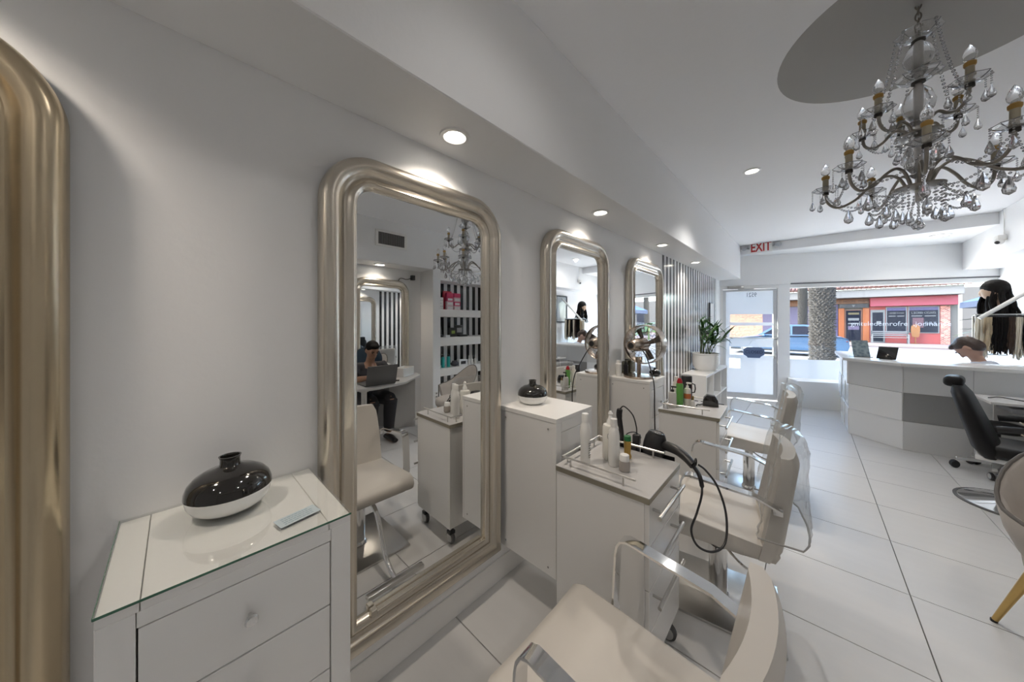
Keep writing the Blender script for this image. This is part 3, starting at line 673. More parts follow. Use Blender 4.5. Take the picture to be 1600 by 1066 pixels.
def styling_chair(label, loc, rz, dz=0.0):
    t = thing('styling_chair', label, 'chair', loc, rz, 'cream styling chairs at the mirror stations')
    # seat pad with a rolled front edge
    rs = []
    prof = [(-.315, .405), (-.325, .44), (-.31, .475), (-.27, .492), (-.10, .481), (.08, .464), (.20, .454), (.235, .447), (.245, .42), (.23, .388), (.10, .378), (-.20, .382)]
    for y, s_ in ((-.236, .90), (-.232, .97), (-.222, 1), (-.10, 1), (.10, 1), (.222, 1), (.232, .97), (.236, .90)):
        dip = -.008 if abs(y) < .15 else 0
        rs.append([V((x * (.985 if s_ < 1 else 1), y, .435 + (z - .435) * s_ + (dip if z > .46 else 0) + dz)) for x, z in prof])
    MB().rings(rs).build('seat', VINYL, t, sharp=50)
    r = backrest_rings()
    MB().rings([[p + V((0, 0, dz)) for p in q_] for q_ in r]).build('backrest', VINYL, t, sharp=60)
    for s_ in (-1, 1):
        b = MB(); p = [(.245, s_ * .265, .650 + dz), (.15, s_ * .266, .690 + dz)] + [(x, s_ * .268, z + dz) for x, z in ((-.08, .716), (-.11, .719), (-.132, .710), (-.144, .69), (-.150, .66), (-.16, .46), (-.155, .44))]
        b.strip(p, .046, .008); b.box(.215, .25, s_ * .238, s_ * .268, .625 + dz, .66 + dz, bev=.003); b.box(-.17, -.14, min(s_ * .226, s_ * .27), max(s_ * .226, s_ * .27), .42 + dz, .45 + dz, bev=.003); b.build('arm', CHROME, t)
    MB().box(-.27, .27, -.235, .235, 0, .014, bev=.004).build('base_plate', STEEL, t)
    b = MB(); b.lathe([(.055, .0145), (.05, .03), (.044, .035), (.044, .26 + dz), (.040, .262 + dz)], 28); b.build('pole_sleeve', CHROME, t)
    MB().cyl((0, 0, .26 + dz), .030, .12, 20).build('pole', STEEL, t)
    MB().box(-.12, .12, -.07, .07, .352 + dz, .379 + dz, bev=.006).build('seat_bracket', BLACKM, t)
    b = MB(); b.tube(smooth_path([(-.12, 0, .36 + dz), (-.24, 0, .355 + dz), (-.31, 0, .30), (-.40, 0, .14), (-.46, 0, .085), (-.53, 0, .06)], 6), .014, 12); b.build('footrest_tube', CHROME, t)
    MB().box(-.565, -.525, -.165, .165, .045, .072, bev=.008).build('footrest_bar', STEEL, t)
    b = MB(); b.tube(smooth_path([(0, -.07, .36 + dz), (.05, -.17, .345 + dz), (.12, -.27, .35 + dz), (.2, -.31, .36 + dz)], 5), .006, 8); b.build('pump_lever', CHROME, t)
    return t
styling_chair('cream vinyl styling chair nearest the camera, with bare uncovered backrest', (.955, .845, 0), 0)
styling_chair('cream vinyl styling chair in the middle, its backrest under a flared clear plastic cover', (.95, 2.05, 0), R(8), .02)
styling_chair('cream vinyl styling chair farthest from the camera, with wrapped backrest near the shop door', (.915, 3.56, 0), R(6), .03)
def cover(label, loc, rz, dz, seed, flare):
    t = thing('plastic_chair_cover', label, 'chair cover', loc, rz)
    r = backrest_rings(off=.020, z0=.50, z1=.925, m_=12, n=16, wob=.005, seed=seed, flare=flare)
    b = MB(); b.rings([[p + V((0, 0, dz)) for p in q_] for q_ in r], cap=False)
    top = [p + V((0, 0, dz)) for p in r[-1]]; c0 = sum(top, V()) / len(top) + V((0, 0, .012)); c_ = b.bm.verts.new(c0); vs = [b.bm.verts.new(p) for p in top]
    for i in range(len(vs)): b.bm.faces.new((vs[i], vs[(i + 1) % len(vs)], c_))
    bmesh.ops.remove_doubles(b.bm, verts=b.bm.verts, dist=.0005)
    b.build('sheet', CLEARP, t, sharp=40)
    MB().tube([p + V((0, 0, dz)) for p in r[0]], .004, 6, loop=True).build('hem', mat('grey_clear_hem', (.40, .39, .37), .2), t)
    return t
cover('clear plastic cover flaring out over the middle styling chair', (.95, 2.05, 0), R(8), .02, 3, .07)
cover('clear plastic cover over the backrest of the farthest styling chair', (.915, 3.56, 0), R(6), .03, 5, .03)

# ------------------------------------------------------------------ chandelier
CH = V((1.68, 2.33, 0))
t = thing('chandelier', 'two-tier crystal chandelier with pewter arms hanging from the round grey recess', 'chandelier', (CH.x, CH.y, HC + .10))
zo = -(HC + .10)
def Z(z): return z + zo
CRYS = mat('crystal', (.97, .98, 1), .02, trans=.82)
BULB = mat('clear_bulb_glass', (1, 1, 1), .02, trans=1.0)
SLEEVE = mat('ivory_candle_sleeve', (.42, .37, .27), .5); SOCK = mat('amber_socket', (.42, .25, .06), .4)
MB().lathe([(.001, 0), (.055, 0), (.052, -.02), (.02, -.03), (.001, -.03)], 24).build('ceiling_cup', BRASSY, t)
b = MB()
for k in range(9):
    zc = Z(3.03 - k * .026)
    pts = [(math.cos(a) * .009 * (1 if k % 2 else 0) , math.cos(a) * .009 * (0 if k % 2 else 1), zc + math.sin(a) * .019) for a in [2 * PI * i / 12 for i in range(12)]]
    b.tube(pts, .0028, 6, loop=True)
b.build('chain', BRASSY, t)
b = MB(); b.lathe([(.010, 2.05), (.010, 2.83)], 12, (0, 0, zo)); b.build('rod', STEEL, t)
def dish(z, r, name='glass_dish', up=.035):
    pr = [(.012, 0), (r * .5, up * .15), (r * .85, up * .6), (r, up), (r * .97, up + .004), (r * .82, up * .6 + .006), (r * .5, up * .15 + .006), (.012, .006)]
    bb = MB(); seg = 24; rs = []
    for (rr, h) in pr: rs.append([V((rr * (1 + .07 * math.cos(8 * 2 * PI * k / seg)) * math.cos(2 * PI * k / seg), rr * (1 + .07 * math.cos(8 * 2 * PI * k / seg)) * math.sin(2 * PI * k / seg), h)) for k in range(seg)])
    bb.rings(rs, loop=True); return bb.mesh(name, CRYS, 14)
dsh = dish(0, .075)
for z_, s_ in ((2.795, .95), (2.60, .95)): inst(dsh, 'glass_dish', t, (0, 0, Z(z_)), scale=(s_,) * 3)
def balus(z0, z1, r):
    h = z1 - z0; pr = [(.012, 0), (r * .55, .02), (r * .35, h * .12), (r * .9, h * .38), (r, h * .55), (r * .75, h * .8), (r * .35, h * .95), (.012, h)]
    MB().lathe([(a, z0 + c) for a, c in pr], 24, (0, 0, zo)).build('glass_baluster', CRYS, t)
balus(2.625, 2.785, .048); balus(2.40, 2.585, .052); balus(2.16, 2.34, .05)
for z_, r_ in ((2.355, .072), (2.115, .080)): MB().lathe([(.001, z_ + .018), (r_ * .55, z_ + .016), (r_, z_ + .006), (r_ * .98, z_), (r_ * .4, z_ - .006), (.001, z_ - .008)], 32, (0, 0, zo)).build('metal_plate', BRASSY, t)
for z_ in (2.79, 2.60): MB().cyl((0, 0, Z(z_ - .006)), .022, .008, 20).build('collar', GAP, t)
bob = dish(0, .052, 'bobeche', .018)
bulbm = MB().lathe([(.009, 0), (.017, .012), (.019, .026), (.014, .046), (.005, .062), (.001, .068)], 16).mesh('bulb', BULB)
slm = MB().lathe([(.001, 0), (.0125, 0), (.012, .062), (.001, .062)], 14).mesh('sleeve', SLEEVE); skm = MB().lathe([(.0135, .0), (.0165, .006), (.0165, .016), (.010, .022), (.001, .022)], 14).mesh('socket', SOCK)
drop = MB().lathe([(.001, 0), (.003, -.006), (.008, -.020), (.012, -.034), (.010, -.044), (.001, -.050)], 8).mesh('crystal_drop', CRYS, 25)
big = MB().lathe([(.001, .0), (.005, -.004), (.016, -.016), (.021, -.027), (.015, -.040), (.001, -.046)], 10).mesh('finial', CRYS, 20)
def beads(pts, r=.0045, step=None):
    step = step or r * 2.5
    bb = MB(); acc = 0; L_ = [V(p) for p in pts]; bb.ico(L_[0], r)
    for i in range(1, len(L_)):
        d = (L_[i] - L_[i - 1]).length; q0 = 0
        while acc + (d - q0) >= step:
            q0 += step - acc; acc = 0; bb.ico(L_[i - 1].lerp(L_[i], q0 / d), r)
        acc += d - q0
    return bb
def sag(p, q, s_, n=12):
    p, q = V(p), V(q); return [p.lerp(q, i / n) - V((0, 0, s_ * 4 * (i / n) * (1 - i / n))) for i in range(n + 1)]
def string(pts, drop_end=None, r=.0056):
    o = beads(pts, r).build('bead_string', CRYS, t); o['kind'] = 'stuff'
    if drop_end: inst(drop, 'crystal_drop', t, drop_end)
def tier(angs, r, zd, zhub, rh, ctrl):
    ends = []
    for a in angs:
        c, s_ = math.cos(R(a)), math.sin(R(a)); P = lambda rr, z: V((rr * c, rr * s_, Z(z)))
        am = MB().tube(smooth_path([P(rr, z) for rr, z in ctrl], 6), .0062, 8).build('arm', BRASSY, t)
        inst(bob, 'bobeche', t, P(r, zd)); MB().cyl(P(r, zd - .012), .013, .012, 14).build('candle_cup', GAP, t)
        sl = inst(slm, 'candle_sleeve', t, P(r, zd + .008)); inst(skm, 'socket', sl, (0, 0, .062)); inst(bulbm, 'bulb', sl, (0, 0, .083))
        for k in range(5):
            aa = a + k * 72 + 20; e = P(r, zd + .012) + V((.052 * math.cos(R(aa)), .052 * math.sin(R(aa)), 0)); n_ = .030 if k % 2 else .045
            string([e, e - V((0, 0, n_))], e - V((0, 0, n_ + .006)), .0036)
        ends.append(P(r, zd))
    return ends
lowA = [-12, 38, 112, 165, 222, 265, 305]; upA = [45, 98, 150, 225, 303]
lo_ = tier(lowA, .31, 2.20, 2.13, .05, [(.035, 2.13), (.06, 2.185), (.10, 2.205), (.15, 2.175), (.20, 2.125), (.26, 2.105), (.30, 2.14), (.31, 2.195)])
up_ = tier(upA, .19, 2.45, 2.37, .04, [(.03, 2.365), (.045, 2.40), (.08, 2.415), (.115, 2.385), (.15, 2.375), (.18, 2.40), (.19, 2.445)])
for k, e in enumerate(up_):
    a = R(upA[k]); tp = V((.072 * math.cos(a), .072 * math.sin(a), Z(2.828)))
    string(sag(tp, e + V((0, 0, -.02)), .02 + .05, 14), None, .0068)
    md = V((.065 * math.cos(a + .6), .065 * math.sin(a + .6), Z(2.35))); string(sag(e + V((0, 0, -.03)), md, .05))
for k, e in enumerate(lo_):
    n_ = lo_[(k + 1) % len(lo_)]; q = e.lerp(n_, .5); string(sag(e + V((0, 0, -.01)), n_ + V((0, 0, -.01)), .085, 16))
    a = R(lowA[k]); hub = V((.07 * math.cos(a), .07 * math.sin(a), Z(2.105))); string(sag(e * 1.0 + V((0, 0, -.03)), hub, .055))
    inst(drop, 'crystal_drop', t, V((e.x * .72, e.y * .72, Z(2.085))), scale=(1.5,) * 3)
for k in range(9):
    a = 2 * PI * k / 9; e = V((.074 * math.cos(a), .074 * math.sin(a), Z(2.112))); l_ = .075 if k % 2 else .10
    string([e, e - V((0, 0, l_))], None); inst(drop, 'crystal_drop', t, e - V((0, 0, l_ + .005)), scale=(1.25,) * 3)
    e2 = V((.066 * math.cos(a), .066 * math.sin(a), Z(2.352))); string([e2, e2 - V((0, 0, .05))], e2 - V((0, 0, .055)))
for k in range(8):
    a = 2 * PI * k / 8; n_ = 2 * PI * (k + 1) / 8; rr = .15
    string(sag((rr * math.cos(a), rr * math.sin(a), Z(2.035)), (rr * math.cos(n_), rr * math.sin(n_), Z(2.035)), .025, 8)); inst(drop, 'crystal_drop', t, (rr * math.cos(a), rr * math.sin(a), Z(2.035)), scale=(1.25,) * 3)
    string(sag((rr * math.cos(a), rr * math.sin(a), Z(2.035)), (.07 * math.cos(a), .07 * math.sin(a), Z(2.105)), .01, 6))
string([(0, 0, Z(2.10)), (0, 0, Z(1.97))]); inst(big, 'finial', t, (0, 0, Z(1.968)))

# ------------------------------------------------------------------ exit sign, camera, vent
t = thing('exit_sign', 'white exit sign with red letters and two lamp heads on the beam above the door', 'sign', (.66, 7.386, 2.885))
MB().box(-.165, .165, -.05, 0, -.105, .09, bev=.006).build('housing', PLASTICW, t)
text('EXIT', 'lettering', mat('exit_red', (.45, .02, .02), .4), .235, (0, -.0512, -.007), (R(90), 0, 0), t, sx=.62, bold=.006)
for s_ in (-1, 1):
    h = MB().lathe([(.001, -.05), (.040, -.048), (.048, -.03), (.040, .0), (.015, .02), (.001, .02)], 18, (s_ * .245, -.03, .01), 'Y').tube([(s_ * .245, -.01, .01), (s_ * .16, -.01, .0)], .014, 8); h.build('lamp_head', mat('grey_lamp_head', (.45, .46, .47), .35), t)
MB().box(-.1, .1, -.04, -.01, .09, .105).build('top_bracket', mat('dark_grey_bracket', (.12, .12, .12), .5), t)
t = thing('security_camera', 'small white dome camera with dark lens on the corner of the right soffit', 'camera', (XF - .001, 7.2, 2.56))
b = MB(); b.box(-.07, 0, -.06, .06, -.02, .05, bev=.01); b.ball((-.05, -.02, -.03), .042); b.build('housing', PLASTICW, t)
MB().ball((-.07, -.045, -.045), .022).build('lens', BLACKG, t)
MB().tube(smooth_path([(-.01, .0, .05), (-.005, .02, .2), (-.012, .0, .385)], 5), .005, 6).build('cable', PLASTICW, t)
t = thing('air_vent', 'white wall vent grille high on the fascia opposite the mirrors', 'vent', (XF, 2.13, 2.69), PI)
b = MB()
for (a, c, d, e) in ((-.235, .235, .085, .115), (-.235, .235, -.115, -.085), (-.235, -.195, -.085, .085), (.195, .235, -.085, .085)): b.box(0, .012, a, c, d, e, bev=.002, seg=1)
b.build('frame', PLASTICW, t); MB().box(.0, .003, -.195, .195, -.085, .085).build('duct', GAP, t)  # flat dark panel painted as the shade behind the slats
for k in range(26): MB().box(.003, .011, -.192 + k * .015, -.189 + k * .015, -.085, .085).build('slat', mat('grey_vent_slat', (.40, .40, .40), .4), t)
t = thing('cable_box', 'small black plug box trailing a wire under the right soffit beside the desk mirror', 'box', (3.47, 2.66, 2.22))
b = MB(); b.box(-.03, .03, -.03, .03, -.03, .05, bev=.006).tube(smooth_path([(0, -.03, 0), (-.02, -.12, -.03), (0, -.22, -.02), (.0, -.27, -.12)], 5), .006, 6); b.build('box', BLACKM, t)

# ------------------------------------------------------------------ reception desk
t = thing('reception_desk', 'white and grey panelled reception desk with a white counter in front of the shop window', 'desk')
Q = [(1.69, 7.66), (1.705, 6.255), (2.118, 5.874), (3.08, 5.90)]
INN = [(3.08, 6.42), (2.34, 6.40), (2.14, 6.60), (2.12, 7.72)]
MB().prism([(x + .02 if i < 2 else x, y + (.022 if i > 1 else .01)) for i, (x, y) in enumerate(Q)] + INN, 0, .985).build('body', WHITEM, t)
PG = mat('grey_gloss_panel', (.30, .30, .30), .15); PL = mat('light_grey_gloss_panel', (.66, .66, .66), .15); PW = mat('white_gloss_panel', (.80, .80, .80), .15)
def panel(p, q, z0, z1, out, m_):
    p, q = V((*p, 0)), V((*q, 0)); d = (q - p); L_ = d.length; d.normalize(); n_ = V((d.y, -d.x, 0))
    ang = math.atan2(d.y, d.x)
    b = MB().box(.001, L_ - .001, -out, .018, z0 + .001, z1 - .001, bev=.002, seg=1)
    o = b.build('panel', m_, t, loc=p, rz=ang); return o
rows = ((0, .339), (.339, .672), (.672, .984))
def lerp2(p, q, f): return (p[0] + (q[0] - p[0]) * f, p[1] + (q[1] - p[1]) * f)
for r_, (z0, z1) in enumerate(rows):
    out = (.004, .018, .006)[r_]
    for k in range(3): panel(lerp2(Q[0], Q[1], k / 3), lerp2(Q[0], Q[1], (k + 1) / 3), z0, z1, (.004, .022, .012)[(r_ + k) % 3], PW)
    panel(Q[1], Q[2], z0, z1, out, (PW, PW, PL)[r_])
    for k in range(2): panel(lerp2(Q[2], Q[3], k / 2), lerp2(Q[2], Q[3], (k + 1) / 2), z0, z1, (.004, .006, .004)[r_], ((PL, PG, PL), (PW, PL, PL))[k][r_])
ct = [(1.62, 7.62), (1.64, 6.215), (2.09, 5.80), (3.10, 5.82)] + [(3.10, 6.44), (2.36, 6.42), (2.16, 6.62), (2.14, 7.70)]
MB().prism(ct, .986, 1.022, bev=.004, seg=2).build('countertop', WHITEG, t)
ZC = 1.0225
# sign holder, tablet
t = thing('sign_holder', 'clear acrylic stand with a printed flyer at the window end of the counter', 'sign holder', (1.83, 6.52, ZC), R(20))
MB().box(-.10, .10, -.06, .06, 0, .006, bev=.002, seg=1).build('base', mat('black_base', (.02, .02, .02), .3), t)
fm = bpy.data.materials.new('flyer_print'); fm.use_nodes = True; n = fm.node_tree.nodes; L = fm.node_tree.links
tc = n.new('ShaderNodeTexCoord'); nz = n.new('ShaderNodeTexVoronoi'); nz.inputs['Scale'].default_value = 26; L.new(tc.outputs['Object'], nz.inputs[0])
cr = n.new('ShaderNodeValToRGB'); cr.color_ramp.elements[0].color = (.10, .16, .24, 1); cr.color_ramp.elements[1].color = (.55, .62, .68, 1); L.new(nz.outputs['Distance'], cr.inputs[0]); L.new(cr.outputs[0], n['Principled BSDF'].inputs[0])
b = MB(); b.rings([[V((-.085, -.03, .006)), V((.085, -.03, .006)), V((.085, -.027, .006)), V((-.085, -.027, .006))], [V((-.085, .035, .225)), V((.085, .035, .225)), V((.085, .038, .225)), V((-.085, .038, .225))]]); b.build('flyer', fm, t)
b = MB(); b.rings([[V((-.09, -.033, .006)), V((.09, -.033, .006)), V((.09, -.0305, .006)), V((-.09, -.0305, .006))], [V((-.09, .032, .235)), V((.09, .032, .235)), V((.09, .0345, .235)), V((-.09, .0345, .235))]]); b.build('acrylic', PANE, t)
t = thing('tablet', 'black tablet leaning on the reception counter', 'tablet', (2.03, 6.28, ZC), R(-30))
M_ = Matrix.Rotation(R(-20), 4, 'X')
MB().box(-.09, .09, -.005, .005, .004, .17, bev=.003, mtx=M_).build('body', BLACKG, t)
MB().box(-.06, .06, -.004, .08, 0, .006, bev=.002, seg=1).build('stand', BLACKM, t)

# ------------------------------------------------------------------ wigs and hair extensions
HB = mat('black_hair', (.007, .006, .006), .62, spec=.2, var=.5, scale=40, stretch=(8, 8, .6), bump=.6)
HBR = mat('brown_hair', (.045, .022, .012), .4, var=.4, scale=40, stretch=(8, 8, .6), bump=.6)
HBL = mat('blonde_hair', (.62, .50, .33), .45, var=.25, scale=40, stretch=(8, 8, .6), bump=.6)
HPL = mat('platinum_hair', (.75, .68, .55), .45, var=.15, scale=40, stretch=(8, 8, .6), bump=.6)
SKINM = mat('mannequin_skin', (.55, .38, .27), .45)
t = thing('wig_head', 'mannequin head with long black wig on a stand above the hair extensions', 'wig', (3.05, 7.25, 1.08), R(-75))
b = MB(); b.lathe([(.001, 0), (.10, 0), (.10, .012), (.015, .03), (.015, .56), (.05, .60), (.055, .64), (.001, .66)], 20); b.build('stand', STEEL, t)
b = MB(); b.ball((0, -.01, .82), .082, .10, .115, 20, 12).ball((-.03, -.085, .80), .03, .025, .045).tube([(0, 0, .64), (0, 0, .76)], [.05, .045], 14); b.build('head', SKINM, t)
def strands(c, r0, r1, z0, z1, n_, rr, wav=.012, rad=.011, arc_=(0, 360)):
    bb = MB()
    for i in range(n_):
        a = R(rr.uniform(*arc_)); f = rr.random() ** .5; x0, y0 = r0 * f * math.cos(a), r0 * f * math.sin(a); x1, y1 = r1 * f * math.cos(a), r1 * f * math.sin(a)
        ph = rr.uniform(0, 6); N_ = 8; zz = z1 + rr.uniform(-.04, .03)
        pts = [(c[0] + x0 + (x1 - x0) * k / N_ + wav * math.sin(ph + k * 1.1) * k / N_, c[1] + y0 + (y1 - y0) * k / N_ + wav * math.cos(ph + k * .9) * k / N_, z0 + (zz - z0) * k / N_) for k in range(N_ + 1)]
        bb.tube(pts, [rad * (.9 if k < N_ - 1 else .5) for k in range(N_ + 1)], 5)
    return bb
b = strands((0, .02), .085, .165, .90, .44, 70, random.Random(2), .018, .016, (-72, 252)); b.ball((0, .008, .865), .108, .115, .112, 20, 12); b.build('hair', HB, t, kind='stuff')
t = thing('extension_rack', 'chrome rack holding a row of hanging hair extensions behind the counter', 'rack', (2.87, 7.05, 0))
b = MB(); b.tube([(.0, 0, 1.60), (.58, .0, 1.60)], .008, 8); b.tube([(.0, 0, 1.60), (0, .1, 1.58), (0, .12, .0)], .008, 8); b.tube([(.58, 0, 1.60), (.58, .1, 1.58), (.58, .12, .0)], .008, 8); b.box(-.02, .60, .0, .3, 0, .02); b.build('frame', STEEL, t)
hx = thing('shelf_bar', 'white diagonal tube running up to the right behind the counter', 'tube', (0, 0, 0))
MB().tube([(2.87, 6.94, 1.55), (3.485, 6.97, 2.13)], .022, 14).build('tube', PLASTICW, hx)
rr = random.Random(11); cols = [(HPL, 'platinum'), (HBL, 'blonde'), (HB, 'black'), (HB, 'black'), (HBR, 'brown'), (HPL, 'platinum'), (HB, 'black'), (HBL, 'blonde'), (HB, 'black'), (HPL, 'platinum')]
names = ['platinum hair extension at the window end of the rack', 'honey blonde hair extension second from the window end of the rack', 'black hair extension third from the window end of the rack', 'black hair extension fourth from the window end of the rack',
         'dark brown hair extension in the middle of the rack', 'long platinum hair extension between brown and black ones on the rack', 'black hair extension between platinum and blonde ones on the rack', 'blonde hair extension between two black ones on the rack', 'black hair extension next to the last one on the rack', 'long platinum hair extension at the wall end of the rack']
for i, (m_, _) in enumerate(cols):
    x = 2.90 + i * .056; h = thing('hair_extension', names[i], 'hair extension', (x, 7.047, 1.577), 0, 'hair extensions on the chrome rack')
    L_ = .44 if i not in (0, 5, 9) else .50
    strands((0, 0), .030, .048, -.01, -L_, 26, rr, .012, .010).build('hair', m_, h, kind='stuff')
    MB().box(-.03, .03, -.008, .008, -.03, .012, bev=.003).build('clip', BLACKM, h)

# ------------------------------------------------------------------ black chairs, small manicure desk
t = thing('barber_chair', 'black leather reclining salon chair on a round chrome disc base', 'chair', (2.55, 4.66, 0), R(-14))
MB().lathe([(.001, 0), (.30, 0), (.305, .006), (.29, .016), (.12, .05), (.06, .075), (.001, .08)], 40).build('base_disc', CHROME, t)
MB().lathe([(.300, .0), (.318, .0), (.320, .008), (.312, .012), (.300, .012)], 40, loop=True).build('base_rim', RUBBER, t)
MB().lathe([(.05, .07), (.05, .26), (.04, .27), (.04, .40), (.001, .41)], 24).build('column', CHROME, t)
b = MB(); b.box(-.14, .40, -.23, .23, .41, .51, bev=.035, seg=4); b.build('seat', BLACKL, t)
rs = []
for i in range(9):
    f = i / 8; z = .40 + .56 * f; cx = -.13 - .16 * f; hw = .265 * (1 - .35 * max(0, f - .5) ** 2 * 4); th = .165 * (1 - .35 * f)
    if i in (0, 8): hw *= .85; th *= .6
    rs.append([V((cx + th / 2 * math.cos(a) * (abs(math.cos(a)) ** -.3 if abs(math.cos(a)) > .05 else 1), hw * math.sin(a) * (1.0), z)) for a in [2 * PI * k / 20 for k in range(20)]])
MB().rings(rs).build('backrest', BLACKL, t, sharp=60)
b = MB(); b.box(-.365, -.255, -.115, .115, .94, 1.03, bev=.035, seg=4); b.build('headrest', BLACKL, t)
b = MB(); b.tube([(-.285, -.05, .94), (-.30, -.05, .98)], .008).tube([(-.285, .05, .94), (-.30, .05, .98)], .008); b.build('headrest_post', CHROME, t)
for s_ in (-1, 1):
    b = MB(); b.tube(smooth_path([(-.10, s_ * .275, .66), (.02, s_ * .275, .675), (.24, s_ * .275, .668), (.42, s_ * .275, .62)], 5), .022, 10, flat=1.2); a_ = b.build('armrest', BLACKM, t)
    b = MB(); b.strip(smooth_path([(.0, s_ * .275, .652), (.12, s_ * .272, .58), (.30, s_ * .262, .46), (.34, s_ * .24, .43)], 5), .03, .010); b.build('arm_bracket', CHROME, t)
b = MB(); b.box(-.20, .24, -.20, .20, .375, .409, bev=.006); b.build('seat_frame', mat('white_frame_metal', (.7, .7, .7), .3), t)
t = thing('rolling_stool', 'low stool on grey-capped casters in front of the reception desk', 'stool', (2.66, 5.55, 0), R(20))
for k in range(5):
    a = R(72 * k + 162); b = MB(); c, s_ = math.cos(a), math.sin(a)
    b.rings([[V((r * c - w_ * s_, r * s_ + w_ * c, z0)) for (w_, z0) in ((-ww, zz), (ww, zz), (ww * .7, zz + .03), (-ww * .7, zz + .03))] for r, ww, zz in ((.03, .03, .105), (.24, .018, .085))]); lg = b.build('leg', mat('light_metal_base', (.62, .62, .62), .25, .6), t)
    for q_ in (-1, 1):
        MB().lathe([(.001, -.011), (.030, -.011), (.036, -.006), (.036, .006), (.030, .011), (.001, .011)], 16, axis='Y').build('wheel', BLACKM, lg, loc=(.25 * c - q_ * .02 * s_, .25 * s_ + q_ * .02 * c, .0365), rz=a + .5)
        MB().lathe([(.001, -.0135), (.022, -.0135), (.026, -.0115)], 14, axis='Y').build('wheel_cap', mat('light_grey_plastic', (.45, .45, .44), .4), lg, loc=(.25 * c - q_ * .02 * s_, .25 * s_ + q_ * .02 * c, .0365), rz=a + .5)
MB().lathe([(.035, .10), (.035, .2), (.022, .205), (.022, .42), (.001, .43)], 18).build('column', BLACKM, t)
MB().lathe([(.001, .43), (.16, .43), (.185, .445), (.19, .47), (.18, .495), (.14, .505), (.001, .507)], 32).build('seat', BLACKL, t)
t = thing('manicure_desk', 'small white work desk with a grey drawer tray, joined in front of the reception desk', 'desk', (2.62, 5.30, 0))
MB().box(-.06, .87, -.02, .46, .725, .75, bev=.003, seg=1).build('desktop', WHITEG, t)
MB().box(.72, .76, .38, .405, 0, .654).build('leg', WHITEM, t); MB().box(.80, .86, .02, .44, 0, .724).build('side_panel', WHITEM, t); MB().box(.06, .80, .41, .43, .25, .724).build('back_panel', WHITEM, t)
MB().box(.06, .76, .0, .36, .655, .70, bev=.004).build('drawer_tray', mat('mid_grey_tray', (.24, .24, .25), .4), t)
MB().box(.45, .79, .05, .35, .10, .64, bev=.006).build('black_box', BLACKM, t)
t = thing('cable', 'tangled black cable lying on the small white work desk', 'cable')
MB().tube(smooth_path([(2.60, 5.50, .757), (2.68, 5.55, .765), (2.80, 5.48, .757), (2.95, 5.56, .76), (3.1, 5.5, .758), (3.25, 5.58, .757), (3.32, 5.45, .757)], 8), .005, 7).build('cord', BLACKM, t)

# ------------------------------------------------------------------ grey shell chairs and the desk opposite
def shell_chair(label, loc, rz):
    t = thing('shell_chair', label, 'chair', loc, rz)      # faces +x
    # shell: ring sweep round the seat, high at the back and low at the arms
    outer, inner = [], []
    for k in range(25):
        a = R(62 + (298 - 62) * k / 24); c, s_ = math.cos(a), math.sin(a); back = max(0, -c)
        top = .64 + .25 * back ** 1.6 - .05 * max(0, c)
        rs = []
        for (f, dr) in ((0, -.10), (.25, -.035), (.6, .0), (1, .02)):
            z = .40 + (top - .40) * f; r = .27 + dr; rs.append(V((r * c * 1.0 - .02, r * s_ * 1.02, z)))
        rin = []
        for (f, dr) in ((1, -.012), (.6, -.040), (.25, -.065), (.08, -.12)):
            z = .42 + (top - .42) * f; g = .006 * math.sin(k * PI / 1.0) ; r = .27 + dr + (.012 if k % 2 else 0); rin.append(V((r * c - .02, r * s_ * 1.02, z)))
        outer.append(rs + [V((.283 * c - .02, .288 * s_, top + .006))] + rin)
    MB().rings(outer, closed=True).build('shell', FABRIC, t, sharp=70)
    rim = [o_[4] for o_ in outer]; MB().tube([rim[0] - V((0, 0, .2)), *rim, rim[-1] - V((0, 0, .2))], .008, 8).build('piping', mat('dark_taupe_piping', (.14, .13, .12), .7), t)
    rs = []
    for z, s_ in ((.385, .85), (.40, .98), (.44, 1), (.475, .97), (.488, .85)): rs.append([V((.235 * s_ * math.cos(a) * (1.0 if math.cos(a) < 0 else 1.12), .235 * s_ * math.sin(a), z)) for a in [2 * PI * q_ / 28 for q_ in range(28)]])
    MB().rings(rs).build('seat', FABRIC, t, sharp=60)
    for sx in (-1, 1):
        for sy in (-1, 1): MB().tube([(sx * .15, sy * .14, .39), (sx * .245, sy * .225, .012)], [.020, .011], 12).build('leg', GOLD, t); MB().cyl((sx * .247, sy * .227, 0), .012, .012, 10).build('leg_tip', BLACKM, t)
    return t
shell_chair('taupe velvet shell chair with gold legs at the right photo edge, by the grey desk', (2.25, 2.60, 0), R(-82))
t = thing('white_bag', 'white paper bag standing on the waste bin beside the opposite mirror', 'bag', (3.30, 2.12, .0))
b = MB(); b.rings([[V((-.10, -.07, .62)), V((.10, -.07, .62)), V((.10, .07, .62)), V((-.10, .07, .62))], [V((-.11, -.08, .80)), V((.11, -.08, .81)), V((.11, .08, .80)), V((-.11, .08, .815))], [V((-.105, -.03, .90)), V((.11, -.03, .89)), V((.105, .03, .905)), V((-.11, .03, .895))]]); b.build('paper', mat('white_paper', (.82, .82, .80), .7), t)
t = thing('waste_bin', 'grey waste bin under the white paper bag beside the desk', 'bin', (3.30, 2.12, 0))
MB().lathe([(.001, 0), (.12, 0), (.15, .60), (.155, .61), (.001, .615)], 28).build('bin', mat('grey_bin', (.3, .3, .3), .5), t)
